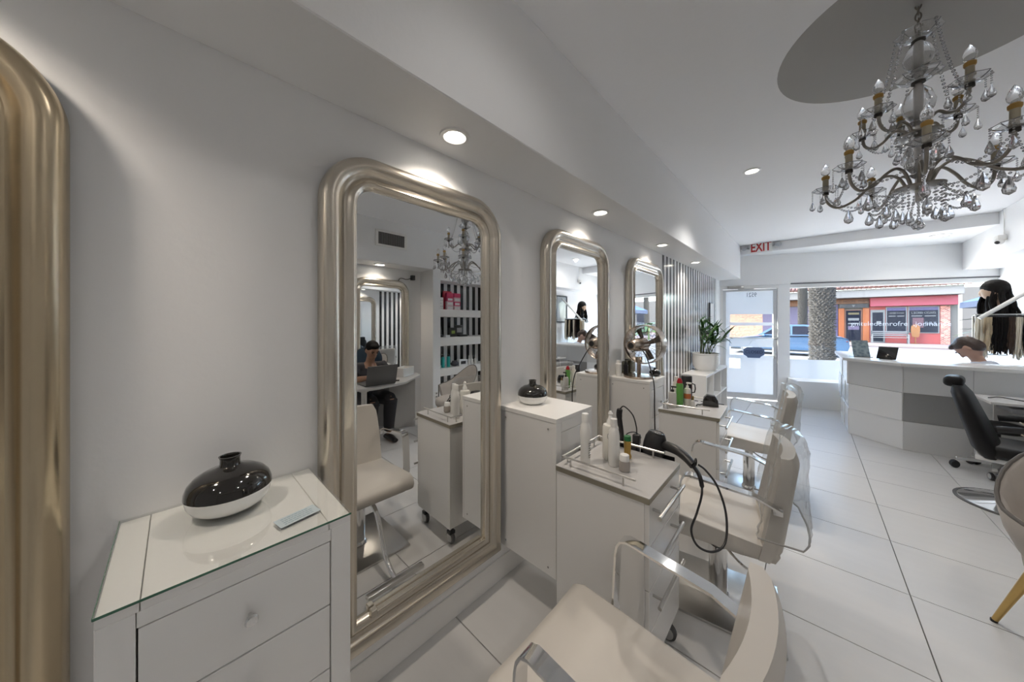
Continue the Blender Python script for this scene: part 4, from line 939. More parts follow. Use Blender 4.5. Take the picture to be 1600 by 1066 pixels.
# desk
t = thing('laptop_desk', 'grey-topped desk with a rounded end on a round post, carrying the laptop', 'desk')
poly = [(2.99, 2.46), (2.80, 2.40), (2.42, 1.98)] + [(2.60 + .27 * math.cos(R(a)), 1.56 + .27 * math.sin(R(a))) for a in range(160, 330, 10)] + [(2.84, 1.55), (2.83, 2.00), (3.06, 2.14)]
MB().prism(poly, .728, .754, bev=.003, seg=1).build('desktop', GREYTOP, t)
MB().prism([(2.885, 2.37), (2.90, 2.385), (3.045, 2.06), (3.03, 2.05)], .0, .727).build('side_panel', GREYTOP, t)
MB().prism([(2.90, 2.385), (3.03, 2.45), (3.04, 2.43), (2.91, 2.37)], 0, .727).build('end_panel', WHITEM, t)
MB().lathe([(.001, 0), (.05, 0), (.05, .012), (.030, .02), (.030, .71), (.05, .712), (.05, .7275), (.001, .7277)], 20, (2.43, 1.47, 0)).build('post', STEEL, t)
t = thing('laptop', 'open dark grey laptop in front of the seated man', 'laptop', (2.44, 1.67, .7545), R(180))
DG = mat('dark_grey_laptop', (.13, .13, .13), .4, .3)
MB().box(-.25, .0, -.18, .18, 0, .018, bev=.003).build('base', DG, t)
MB().box(-.006, .006, -.18, .18, .0, .235, bev=.003, mtx=Matrix.Translation((.006, 0, .012)) @ Matrix.Rotation(R(14), 4, 'Y')).build('lid', DG, t)
o = MB().cyl((0, 0, 0), .018, .001, 16, 'X').build('lid_emblem', mat('silver_emblem', (.4, .4, .4), .3, 1), t, loc=(.036, 0, .125)); o.rotation_euler = (0, R(14), 0)
for c in list(t.children):
    pass
t = thing('white_box', 'white open storage box on the wall end of the grey desk', 'box', (2.90, 2.20, .7545), R(58))
b = MB(); w_ = .008
for (x0, x1, y0, y1) in ((-.14, .14, -.08, -.08 + w_), (-.14, .14, .08 - w_, .08), (-.14, -.14 + w_, -.08 + w_, .08 - w_), (.14 - w_, .14, -.08 + w_, .08 - w_)): b.box(x0, x1, y0, y1, 0, .115)
b.box(-.135, .135, -.075, .075, 0, .006); b.build('box', PLASTICW, t)
t = thing('phone', 'dark phone lying on the grey desk beside the laptop', 'phone', (2.60, 1.90, .7545), R(30)); MB().box(-.038, .038, -.075, .075, 0, .009, bev=.003).build('body', BLACKG, t)
# outlet, round black chair back
t = thing('wall_outlet', 'white double wall outlet low on the shelf wall', 'outlet', (XF - .0005, 2.88, .33), PI)
MB().box(0, .007, -.036, .036, -.058, .058, bev=.002, seg=1).build('plate', PLASTICW, t); MB().box(.007, .009, -.016, .016, -.04, -.012).build('socket', mat('grey_cap', (.3, .29, .28), .5), t); MB().box(.007, .009, -.016, .016, .012, .04).build('socket', mat('grey_cap', (.3, .29, .28), .5), t)
t = thing('round_back_chair', 'dark blue round-backed stool under the man in the polo shirt', 'chair', (3.08, 1.76, 0), R(118))
MB().lathe([(.001, 0), (.14, 0), (.145, .012), (.03, .03), (.028, .34), (.001, .35)], 24).build('base', CHROME, t)
NAVY = mat('navy_leatherette', (.025, .05, .08), .35); MB().lathe([(.001, .351), (.16, .351), (.175, .37), (.17, .405), (.001, .41)], 28).build('seat', NAVY, t)
b = MB(); b.lathe([(.001, -.025), (.15, -.025), (.185, -.01), (.185, .01), (.15, .025), (.001, .025)], 28, (0, 0, .98), 'Y'); b.bm.transform(Matrix.Translation((0, -.22, 0))); b.build('backrest', NAVY, t)
MB().tube([(0, -.10, .38), (0, -.215, .45), (0, -.222, .85)], .014, 10).build('back_post', CHROME, t)

# products in the niche
def npos(y, d=.12): return (XF + d, y)
def prod_box(name, label, cat, y, z, w_, d_, h, m_, lab=None, rz=0, dd=.12, group=None):
    t = thing(name, label, cat, (XF + dd, y, z), rz, group); MB().box(-d_ / 2, d_ / 2, -w_ / 2, w_ / 2, 0, h, bev=.002, seg=1).build('box', m_, t)
    if lab: MB().box(-d_ / 2 - .0012, -d_ / 2, -w_ * lab[1], w_ * lab[1], h * lab[2], h * lab[3]).build('paper_label', lab[0], t)
    return t
PINK = mat('hot_pink_card', (.60, .04, .13), .4); WCARD = mat('white_card', (.82, .82, .82), .5)
S1, S2, S3 = 1.7165, 1.2535, .7385
t = prod_box('price_card', 'white earring card with rows of dots standing on the top niche shelf', 'card', 3.03, S1, .13, .012, .205, WCARD)
b = MB()
for r_ in range(3):
    for c_ in range(4 - r_ % 2): b.box(-.0075, -.006, -.045 + c_ * .028, -.036 + c_ * .028, .05 + r_ * .05, .062 + r_ * .05)
b.build('print', BLACKM, t)
k = 0
for c_ in range(2):
    for r_ in range(4):
        prod_box('lash_box', f'pink and white lash box, {["bottom", "second", "third", "top"][r_]} of the {["left", "right"][c_]} stack on the top niche shelf', 'box', 3.22 + c_ * .15, S1 + r_ * .0725, .135, .05, .071, PINK if (r_ == 3 or (r_ + c_) % 4 == 2) else mat('pink_white_card', (.75, .55, .58), .4), (WCARD if r_ < 3 else PINK, .36, .2, .7), group='lash boxes in the niche')
t = thing('gift_bag', 'red gloss pouch standing behind the lash boxes', 'bag', (XF + .24, 3.26, S1)); b = MB(); b.rings([[V((-.03, -.09, 0)), V((.03, -.09, 0)), V((.03, .09, 0)), V((-.03, .09, 0))], [V((-.02, -.09, .22)), V((.02, -.09, .22)), V((.02, .09, .22)), V((-.02, .09, .22))], [V((-.004, -.088, .33)), V((.004, -.088, .33)), V((.004, .088, .33)), V((-.004, .088, .33))]]); b.build('pouch', mat('red_foil', (.55, .02, .05), .3), t)
BK = mat('black_card', (.015, .015, .017), .35)
t = prod_box('display_stand', 'black display easel at the open end of the middle niche shelf', 'stand', 3.02, S2, .10, .09, .04, BK); MB().box(-.02, -.01, -.05, .05, .04, .18, mtx=Matrix.Rotation(R(12), 4, 'Y')).build('back_plate', BK, t)
prod_box('small_card', 'small white folded card on the middle niche shelf', 'card', 3.13, S2, .09, .03, .035, WCARD, dd=.05)
prod_box('black_box', 'black square box with a green emblem on the middle niche shelf', 'box', 3.28, S2, .16, .06, .155, BK, (mat('lime_emblem', (.30, .42, .08), .5), .22, .35, .68))
t = prod_box('open_case', 'open black case showing a grey tray on the middle niche shelf', 'case', 3.47, S2, .17, .16, .035, BK); MB().box(.06, .075, -.085, .085, .035, .20, bev=.003).build('lid', BK, t); MB().box(.055, .0598, -.06, .06, .07, .15).build('tray_card', mat('grey_card', (.45, .45, .45), .5), t)
TEAL = mat('teal_plastic', (.02, .42, .38), .3)
for i, yy in enumerate((3.01, 3.09, 3.20)):
    bottle('hair_bottle', f'teal hair product bottle with dark cap, {["nearest the desk end", "second of three", "third of three"][i]} on the lower niche shelf', 'bottle', (XF + .12, yy, S3), [(.026, 0), (.028, .004), (.028, .165), (.022, .18)], TEAL, [(.020, .181), (.018, .215)], BLACKM, 'teal bottles in the niche')
t = thing('pouch', 'crumpled dark pouch lying on the lower niche shelf', 'pouch', (XF + .12, 3.33, S3)); MB().ball((0, 0, .045), .05, .08, .045, 16, 8).box(-.02, .02, -.05, .05, .06, .10, bev=.015).build('pouch', mat('charcoal_fabric', (.06, .06, .07), .7), t)
prod_box('label_box', 'white box with a black label on the lower niche shelf', 'box', 3.49, S3, .18, .08, .105, WCARD, (BK, .30, .25, .75))
for i, yy in enumerate((3.64, 3.71, 3.79)): bottle('serum_bottle', f'slim white dropper bottle, {["nearest the white box", "middle one of three", "last one of three"][i]} on the lower niche shelf', 'bottle', (XF + .11, yy, S3), [(.022, 0), (.023, .003), (.023, .09), (.010, .10)], PLASTICW, [(.010, .101), (.006, .165)], PLASTICW, 'white dropper bottles in the niche')
# wall screen near the window
t = thing('wall_picture', 'dark-framed pale picture high on the right wall near the window', 'picture', (XR - .001, 6.95, 1.50), PI)
b = MB()
for (a, c, d, e) in ((-.25, .25, 0, .03), (-.25, .25, .67, .70), (-.25, -.22, .03, .67), (.22, .25, .03, .67)): b.box(0, .03, a, c, d, e, bev=.002, seg=1)
b.build('frame', mat('charcoal_frame', (.07, .08, .09), .4), t); MB().box(.0, .012, -.22, .22, .03, .67).build('print', mat('pale_blue_grey_print', (.55, .60, .64), .12, var=.2, scale=3), t)  # pale tone stands in for light reflected in the picture glass
t = thing('storage_drawers', 'white two-drawer storage unit against the right wall behind the counter', 'drawers', (3.25, 5.95, 0)); MB().box(-.14, .22, 0, .40, 0, .62, bev=.004).build('body', WHITEM, t)
for z_ in (.02, .32): MB().box(-.155, -.1405, .01, .39, z_, z_ + .28, bev=.003).build('drawer', PL, t)

# ------------------------------------------------------------------ people
def grow(b, name, m_, parent, voxel=.011, sm=6, sharp=180):
    o = b.build('x', m_)
    md = o.modifiers.new('r', 'REMESH'); md.mode = 'VOXEL'; md.voxel_size = voxel; md.use_smooth_shade = True
    md = o.modifiers.new('s', 'SMOOTH'); md.iterations = sm; md.factor = .5
    dg = bpy.context.evaluated_depsgraph_get(); me = bpy.data.meshes.new_from_object(o.evaluated_get(dg)); bpy.data.objects.remove(o)
    me.polygons.foreach_set('use_smooth', [True] * len(me.polygons)); me.materials.clear(); me.materials.append(m_); me.name = name
    p = bpy.data.objects.new(name, me); COL.objects.link(p); p.parent = parent; return p
def seated(label, loc, rz, skin, hairm, shirtm, pantm, tilt=25, head_s=1.0, beard=False):
    """sits facing +y, origin on the floor under the hips"""
    t = thing('person', label, 'person', loc, rz)
    HZ = V((0, .16, 1.135)); HM = Matrix.Translation(HZ) @ Matrix.Rotation(R(-tilt), 4, 'X') @ Matrix.Scale(head_s, 4)
    J = dict(pel=V((0, 0, .54)), chest=V((0, .05, .84)), neck=V((0, .095, .985)))
    sh = {s: V((s * .185, .055, .915)) for s in (-1, 1)}; el = {s: V((s * .235, .17, .775)) for s in (-1, 1)}; wr = {s: V((s * .10, .40, .822)) for s in (-1, 1)}
    b = MB()
    b.tube([J['pel'] - V((0, 0, .03)), V((0, .02, .66)), J['chest'], V((0, .07, .93)), J['neck'] - V((0, 0, .02))], [.145, .135, .15, .12, .06], 16, flat=.75)
    b.tube([V((0, .085, .93)), J['neck'], V((0, .135, 1.07))], [.065, .055, .052], 14)
    for s in (-1, 1):
        b.tube([V((s * .09, .06, .90)), sh[s], (sh[s] + el[s]) / 2, el[s], (el[s] * .6 + wr[s] * .4), wr[s]], [.07, .060, .047, .040, .039, .027], 12)
        hip = V((s * .09, .02, .53)); kn = V((s * .12, .42, .52)); an = V((s * .11, .40, .10))
        b.tube([hip, (hip + kn) / 2, kn], [.088, .078, .058], 12).tube([kn + V((0, .02, .01)), kn * .6 + an * .4, an], [.058, .055, .036], 12)
        b.tube([an + V((0, -.05, -.06)), an + V((0, .06, -.065)), an + V((0, .17, -.072))], [.034, .038, .026], 10)
        d = V((-s * .35, 1, .0)).normalized(); side = V((d.y, -d.x, 0)) * s
        pc = wr[s] + d * .05; b.ball(pc, .038, .046, .017, 12, 8)
        for k, ln in enumerate((.070, .080, .075, .058)):
            f0 = pc + d * .035 + side * (.026 - k * .018); b.tube([f0, f0 + d * ln * .5 + V((0, 0, .010)), f0 + d * ln * .85 + V((0, 0, -.010)), f0 + d * ln * .95 + V((0, 0, -.024))], [.0095, .009, .0085, .007], 8)
        f0 = pc - side * .030 - d * .015; b.tube([f0, f0 - side * .018 + d * .03, f0 - side * .014 + d * .055 - V((0, 0, .01))], [.011, .010, .008], 8)
    h = MB(); h.ball((0, 0, .01), .074, .094, .105, 20, 14).ball((0, .035, -.055), .055, .058, .055, 16, 10)
    h.tube([(0, .088, .02), (0, .104, -.012), (0, .108, -.026)], [.010, .013, .014], 10)
    for s in (-1, 1): h.ball((s * .076, -.005, -.005), .012, .020, .032, 10, 8); h.ball((s * .03, .080, .028), .020, .012, .008, 10, 6)
    h.tube([(-.022, .088, -.060), (0, .094, -.058), (.022, .088, -.060)], .007, 8)
    h.bm.transform(HM); tmp = bpy.data.meshes.new('h'); h.bm.to_mesh(tmp); h.bm.free(); b.bm.from_mesh(tmp); bpy.data.meshes.remove(tmp)
    body = grow(b, 'body', skin, t, .009, 4)
    b = MB(); b.ball((0, -.016, .045), .083, .093, .083, 18, 12).ball((0, -.035, .0), .083, .072, .092, 16, 10).ball((0, -.045, .0), .078, .062, .075, 16, 10).ball((0, .045, .095), .06, .05, .026, 14, 8)
    if beard: b.ball((0, .05, -.085), .045, .045, .028, 12, 8)
    b.bm.transform(HM); grow(b, 'hair', hairm, t, .009, 3)
    for s in (-1, 1):
        e = MB().ball((s * .030, .0865, .014), .0105, .007, .0065, 10, 6); e.bm.transform(HM); e.build('eye', mat('eye_dark', (.03, .02, .02), .2), t)
        e = MB().tube([(s * .018, .094, .034), (s * .032, .093, .039), (s * .046, .084, .034)], .0045, 6); e.bm.transform(HM); e.build('eyebrow', hairm, t)
    b = MB(); b.tube([J['pel'] - V((0, 0, .05)), V((0, .02, .66)), J['chest'], V((0, .068, .925)), J['neck'] - V((0, 0, .035))], [.158, .150, .162, .132, .075], 18, flat=.78)
    for s in (-1, 1): b.tube([V((s * .09, .06, .90)), sh[s], (sh[s] + el[s]) / 2 + (el[s] - sh[s]) * .12], [.078, .074, .066], 14)
    grow(b, 'polo_shirt', shirtm, t, .012, 4)
    b = MB()
    for s in (-1, 1):
        hip = V((s * .09, .0, .525)); kn = V((s * .12, .42, .52)); an = V((s * .11, .40, .12)); b.tube([hip, (hip + kn) / 2, kn], [.108, .098, .086], 12).tube([kn + V((0, .02, .01)), kn * .6 + an * .4, an], [.085, .078, .062], 12)
    b.ball((0, .0, .52), .16, .13, .10, 16, 10); grow(b, 'trousers', pantm, t, .014, 4)
    b = MB()
    for s in (-1, 1): b.tube([V((s * .11, .33, .035)), V((s * .11, .45, .045)), V((s * .11, .585, .032))], [.042, .046, .034], 12, flat=.7)
    b.build('shoes', BLACKM, t)
    return t
SK1 = mat('tan_skin', (.36, .20, .125), .5); SK2 = mat('medium_skin', (.42, .24, .17), .5)
seated('man in a dark grey polo shirt with short black hair, bent over the laptop', (3.06, 1.76, 0), R(90), SK1, mat('short_black_hair', (.006, .005, .005), .7, spec=.15, bump=.5, scale=80), mat('charcoal_polo', (.055, .055, .065), .8), mat('dark_trousers', (.02, .02, .025), .8), 32)
seated('person with brown hair bowed low behind the reception counter, only the head showing', (2.90, 6.68, .05), R(62), SK2, mat('dark_brown_hair', (.05, .028, .02), .45, bump=.5, scale=60), mat('pale_grey_shirt', (.50, .53, .60), .8), mat('dark_trousers', (.02, .02, .025), .8), 58, 1.15)
t = thing('office_stool', 'plain grey stool behind the reception counter under the bowed person', 'stool', (2.90, 6.68, 0))
MB().lathe([(.001, 0), (.2, 0), (.2, .02), (.03, .04), (.03, .40), (.16, .405), (.17, .425), (.001, .43)], 28).build('seat', mat('grey_stool', (.3, .3, .3), .5), t)

# ------------------------------------------------------------------ the street outside
GZ = -.10
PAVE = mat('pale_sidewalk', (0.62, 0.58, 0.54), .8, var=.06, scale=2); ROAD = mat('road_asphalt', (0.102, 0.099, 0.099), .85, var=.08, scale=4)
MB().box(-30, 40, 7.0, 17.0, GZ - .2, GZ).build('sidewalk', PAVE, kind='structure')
MB().box(-60, 60, 17.0, 33.0, GZ - .3, GZ - .12).build('street', ROAD, kind='structure')
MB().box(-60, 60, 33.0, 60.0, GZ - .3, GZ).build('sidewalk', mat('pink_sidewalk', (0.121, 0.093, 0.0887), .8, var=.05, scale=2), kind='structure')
FY = 38.5
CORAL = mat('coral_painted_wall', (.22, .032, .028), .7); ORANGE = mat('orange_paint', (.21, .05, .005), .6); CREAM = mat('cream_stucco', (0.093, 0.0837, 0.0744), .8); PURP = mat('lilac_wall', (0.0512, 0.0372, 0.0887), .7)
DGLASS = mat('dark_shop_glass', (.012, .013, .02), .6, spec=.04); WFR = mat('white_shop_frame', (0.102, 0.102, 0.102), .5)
def brick_mat(name, c1, c2, mo):
    m = bpy.data.materials.new(name); m.use_nodes = True; n = m.node_tree.nodes; L = m.node_tree.links
    tc = n.new('ShaderNodeTexCoord'); mp = n.new('ShaderNodeMapping'); mp.inputs['Rotation'].default_value = (R(90), 0, 0); br = n.new('ShaderNodeTexBrick')
    br.inputs['Color1'].default_value = (*c1, 1); br.inputs['Color2'].default_value = (*c2, 1); br.inputs['Mortar'].default_value = (*mo, 1); br.inputs['Scale'].default_value = 3.2
    L.new(tc.outputs['Object'], mp.inputs[0]); L.new(mp.outputs[0], br.inputs[0]); L.new(br.outputs[0], n['Principled BSDF'].inputs[0]); n['Principled BSDF'].inputs['Roughness'].default_value = .8
    return m
BRICK = brick_mat('red_brick', (0.098, 0.0279, 0.021), (.50, .17, .12), (.50, .30, .26)); BRICKO = brick_mat('orange_brick', (0.128, 0.0558, 0.0303), (.45, .17, .08), (.62, .45, .36))
s_ = thing('shop_building', 'low sunlit shopfront building across the street with a coral wall, orange doorway and tiled roof', 'building', (0, FY, GZ))
def zz(z): return z - GZ
MB().box(-14, 9.05, .06, 8, 0, 4.2).build('wall', CREAM, s_)
MB().box(8.27, 8.69, -.10, .06, 0, zz(2.72)).build('brick_pier', BRICK, s_)
MB().box(4.80, 8.27, -.04, .06, 0, zz(.70)).build('coral_base', CORAL, s_)
MB().box(4.80, 8.27, -.03, .06, zz(.70), zz(2.76)).build('coral_wall', CORAL, s_)
MB().box(4.80, 8.95, -.55, .06, zz(2.77), zz(3.46), bev=.02, seg=1).build('coral_fascia', mat('pink_fascia', (.23, .026, .045), .6), s_)
MB().box(-14, 9.05, -1.3, .06, zz(3.48), zz(4.12), bev=.02, seg=1).build('white_canopy', mat('white_canopy_paint', (.16, .15, .14), .7), s_)
rf = MB()
rf.rings([[V((-14.2, -1.5, zz(4.13))), V((9.3, -1.5, zz(4.13))), V((9.3, -1.5, zz(4.2))), V((-14.2, -1.5, zz(4.2)))], [V((-14.2, 3.0, zz(5.6))), V((9.3, 3.0, zz(5.6))), V((9.3, 3.0, zz(5.7))), V((-14.2, 3.0, zz(5.7)))]])
rfo = rf.build('roof', mat('clay_roof_tile', (0.0694, 0.0256, 0.0163), .8, var=.15, scale=2), s_)
tm = MB().lathe([(.11, 0), (.11, 4.85)], 8).mesh('roof_tile_row', mat('clay_roof_tile', (0.0694, 0.0256, 0.0163), .8))
for k in range(94):
    inst(tm, 'roof_tile_row', rfo, (-14 + k * .25, -1.5, zz(4.21)), (-math.atan2(4.5, 1.5), 0, 0))
MB().box(2.2, 4.78, -.14, .06, zz(3.05), zz(3.44)).build('orange_header', mat('peach_header', (0.112, 0.0465, 0.021), .6), s_)
text('TAILOR  C  MOON   MIAMI', 'lettering', mat('dark_red_letters', (0.0232, 0.00582, 0.00582), .6), .26, (3.5, -.142, zz(3.24)), (R(90), 0, 0), s_, sx=.80)
MB().box(3.10, 4.74, -.18, .06, zz(2.70), zz(3.03)).build('sign_board', mat('dark_sign_board', (0.0117, 0.0093, 0.0117), .5), s_)
MB().prism([(-.10, .09), (.10, .09), (0, -.10)], -.012, 0, axis='Y').build('diamond_emblem', WFR, s_, loc=(3.92, -.18, zz(2.86)))
for a, c in ((3.05, 3.40), (4.44, 4.79)): MB().box(a, c, -.12, .06, 0, zz(2.68), bev=.01, seg=1).build('orange_pilaster', ORANGE, s_)
dd = MB().box(3.41, 4.43, .0, .06, 0, zz(2.55)).build('shop_door', mat('orange_door_frame', (0.093, 0.0279, 0.0093), .5), s_)
MB().box(3.50, 4.34, -.012, 0, .08, zz(2.48)).build('pane', DGLASS, dd)
for (z_, h_, m_) in ((2.15, .16, mat('dull_gold_letters', (0.0812, 0.0605, 0.0186), .5)), (1.66, .20, WFR), (1.36, .10, WFR), (.9, .3, mat('mauve_poster', (0.0651, 0.0465, 0.0837), .6))): MB().box(3.62, 4.24, -.02, -.0125, zz(z_), zz(z_) + h_).build('poster', m_, dd)
MB().box(1.1, 3.02, -.02, .06, 0, zz(3.03)).build('lilac_pier', PURP, s_)
for k in range(6): MB().box(2.66, 2.96, -.04, -.0205, zz(.9 + k * .27), zz(1.05 + k * .27)).build('menu_board', mat('dark_violet_panel', (0.0232, 0.0139, 0.0512), .5), s_)
MB().box(-2.0, 1.1, -.03, .06, 0, zz(2.9)).build('lilac_wall', mat('pale_lilac_wall', (0.0744, 0.0605, 0.098), .7), s_)
MB().box(-2.0, 2.2, -.10, .06, zz(2.95), zz(3.45)).build('orange_strip', mat('soft_orange', (0.112, 0.0419, 0.0139), .6), s_)
MB().box(-14, -2.0, -.03, .06, 0, zz(3.46)).build('brick_wall', BRICKO, s_)
# cigar shop door and windows
d2 = MB().box(4.86, 5.62, -.10, -.03, 0, zz(2.50)).build('shop_door', WFR, s_)
MB().box(4.96, 5.52, -.112, -.1005, .10, zz(2.30)).build('pane', DGLASS, d2); MB().box(5.18, 5.42, -.12, -.1125, zz(1.35), zz(1.6)).build('notice', WFR, d2)
for a, c in ((5.66, 6.72), (6.76, 8.22)):
    w_ = MB().box(a, c, -.10, -.03, zz(.70), zz(2.72)).build('window', WFR, s_)
    p_ = MB().box(a + .06, c - .06, -.112, -.1005, zz(.76), zz(2.66)).build('pane', DGLASS, w_)
    MB().box(a + .06, c - .06, -.118, -.1125, zz(2.42), zz(2.66)).build('neon_band', mat('blue_violet_band', (0.0139, 0.00694, 0.0769), .4), w_)
    xm = (a + c) / 2; W2 = c - a - .2
    text('L.BOBBI CIGARS', 'lettering', WFR, .22 if W2 > 1 else .16, (xm, -.118, zz(2.22)), (R(90), 0, 0), w_, sx=.72 if W2 > 1 else .66)
    b = MB()
    for q_ in range(2): b.box(xm - W2 * .45 + q_ * W2 * .5, xm - W2 * .05 + q_ * W2 * .5, -.118, -.1125, zz(1.96), zz(2.02))
    b.build('small_print', WFR, w_)
text('JUUL', 'lettering', mat('pale_blue_letters', (0.14, 0.158, 0.181), .5), .36, (7.85, -.119, zz(1.42)), (R(90), 0, 0), s_, sx=.75)
MB().box(6.98, 7.5, -.1185, -.1125, zz(1.1), zz(1.85)).build('window_poster', mat('maroon_poster', (0.0582, 0.0186, 0.0279), .6), s_)
# bench
t = thing('park_bench', 'white slatted bench against the coral shop wall across the street', 'bench', (5.75, 37.3, GZ))
for y_ in (-.02, .12, .26): MB().box(-.95, .95, y_, y_ + .10, .42, .46, bev=.01, seg=1).build('slat', WFR, t)
for z_ in (.56, .70, .84): MB().box(-.95, .95, .40, .43, z_, z_ + .09, bev=.008, seg=1).build('slat', WFR, t)
for s2 in (-1, 1):
    b = MB(); b.box(s2 * .90 - .04, s2 * .90 + .04, -.05, .0, 0, .64, bev=.01, seg=1).box(s2 * .90 - .04, s2 * .90 + .04, .40, .46, 0, .98, bev=.01, seg=1).box(s2 * .90 - .04, s2 * .90 + .04, -.06, .42, .63, .69, bev=.01, seg=1).box(s2 * .90 - .035, s2 * .90 + .035, 0, .4, .37, .42); b.build('end_frame', WFR, t)
# ice cream sign / orange figure
t = thing('standing_sign', 'orange cutout standing sign in front of the coral window', 'sign', (7.05, 37.95, GZ))
b = MB(); b.prism([(-.16, .5), (.16, .5), (.22, 1.0), (.20, 1.3), (.08, 1.45), (-.08, 1.45), (-.20, 1.3), (-.22, 1.0)], -.03, .03, axis='Y').cyl((0, 0, 0), .2, .04, 16).tube([(0, 0, .04), (0, 0, .52)], .03, 8); b.build('board', mat('amber_orange', (0.162, 0.0605, 0.0093), .6), t)
t = thing('traffic_cone', 'orange traffic cone with a pale band at the corner of the far building', 'cone', (8.95, 36.2, GZ))
MB().box(-.2, .2, -.2, .2, 0, .04, bev=.01).build('base', ORANGE, t); MB().lathe([(.14, .04), (.035, .72), (.001, .73)], 20).build('cone', mat('safety_orange', (0.186, 0.0465, 0.00465), .5), t); MB().lathe([(.108, .25), (.083, .43)], 20).build('band', WFR, t)

# cars
def car(label, loc, rz, paint, L_=4.75, H_=1.52):
    t = thing('car', label, 'car', loc, rz)                              # faces -x
    s_x = L_ / 4.75
    low = [(-2.34, .40), (-2.36, .62), (-2.25, .78), (-1.55, .90), (-.95, .97), (1.55, 1.00), (2.10, 1.0), (2.33, .90), (2.36, .55), (2.30, .34), (1.9, .28), (-2.0, .28)]
    def side_prof(y, inset):
        return [V((x * s_x, y, z - (0 if z < .6 else inset * .3))) for x, z in low]
    MB().rings([side_prof(-.84, .12), side_prof(-.90, .0), side_prof(.90, .0), side_prof(.84, .12)]).build('body', paint, t, sharp=30)
    cab = [(-1.05, .96), (-.35, 1.42), (.0, 1.50), (.85, 1.50), (1.35, 1.42), (1.98, .99)]
    MB().rings([[V((x * s_x, y * (1 - .18 * (z - .96)), z * H_ / 1.52)) for x, z in cab] for y in (-.80, .80)]).build('cabin', paint, t, sharp=30)
    for sy in (-1, 1):
        for pts in ([(-.78, 1.02), (-.28, 1.37), (.30, 1.43), (.30, 1.02)], [(.38, 1.02), (.38, 1.43), (.85, 1.43), (1.22, 1.35), (1.55, 1.05)]):
            b = MB(); b.rings([[V((x * s_x, sy * (.80 * (1 - .18 * (z - .96)) + o_), z * H_ / 1.52)) for x, z in pts] for o_ in (.0, .008)]); b.build('side_window', DGLASS, t)
    b = MB(); b.rings([[V((x * s_x + dx, y, z)) for (x, y, z) in ((-.99, -.68, 1.03), (-.99, .68, 1.03), (-.42, .60, 1.40), (-.42, -.60, 1.40))] for dx in (0, -.02)]); b.build('windscreen', DGLASS, t)
    b = MB(); b.rings([[V((x * s_x + dx, y, z)) for (x, y, z) in ((1.93, -.66, 1.04), (1.93, .66, 1.04), (1.42, .60, 1.40), (1.42, -.60, 1.40))] for dx in (0, .02)]); b.build('rear_screen', DGLASS, t)
    for sx in (-1.42, 1.40):
        for sy in (-1, 1):
            w_ = MB().lathe([(.12, -.10), (.30, -.10), (.33, -.07), (.33, .07), (.30, .10), (.12, .10)], 24, axis='Y').build('wheel', RUBBER, t, loc=(sx * s_x, sy * .82, .33)); MB().lathe([(.001, -.115), (.21, -.112), (.22, -.101)], 20, axis='Y').build('wheel_rim', STEEL, w_, rz=0 if sy < 0 else PI)
    for sy in (-1, 1):
        MB().ball((-2.26 * s_x, sy * .66, .70), .10, .18, .07, 12, 8).build('headlight', mat('lamp_glass', (0.14, 0.144, 0.151), .1), t); MB().ball((2.28 * s_x, sy * .70, .80), .09, .16, .07, 12, 8).build('tail_light', mat('tail_red', (0.0812, 0.00232, 0.00232), .2), t); MB().ball((-.72 * s_x, sy * .98, 1.02), .09, .10, .07, 10, 8).build('wing_mirror', paint, t)
    MB().box(-2.2 * s_x, 2.2 * s_x, -.86, .86, .22, .30).build('sill', BLACKM, t)
    return t
car('silver blue car parked across the view behind the big palm trunk', (.25, 22.8, GZ - .12), 0, mat('silver_blue_paint', (.014, .05, .105), .3, coat=.25), 4.9, 1.62)
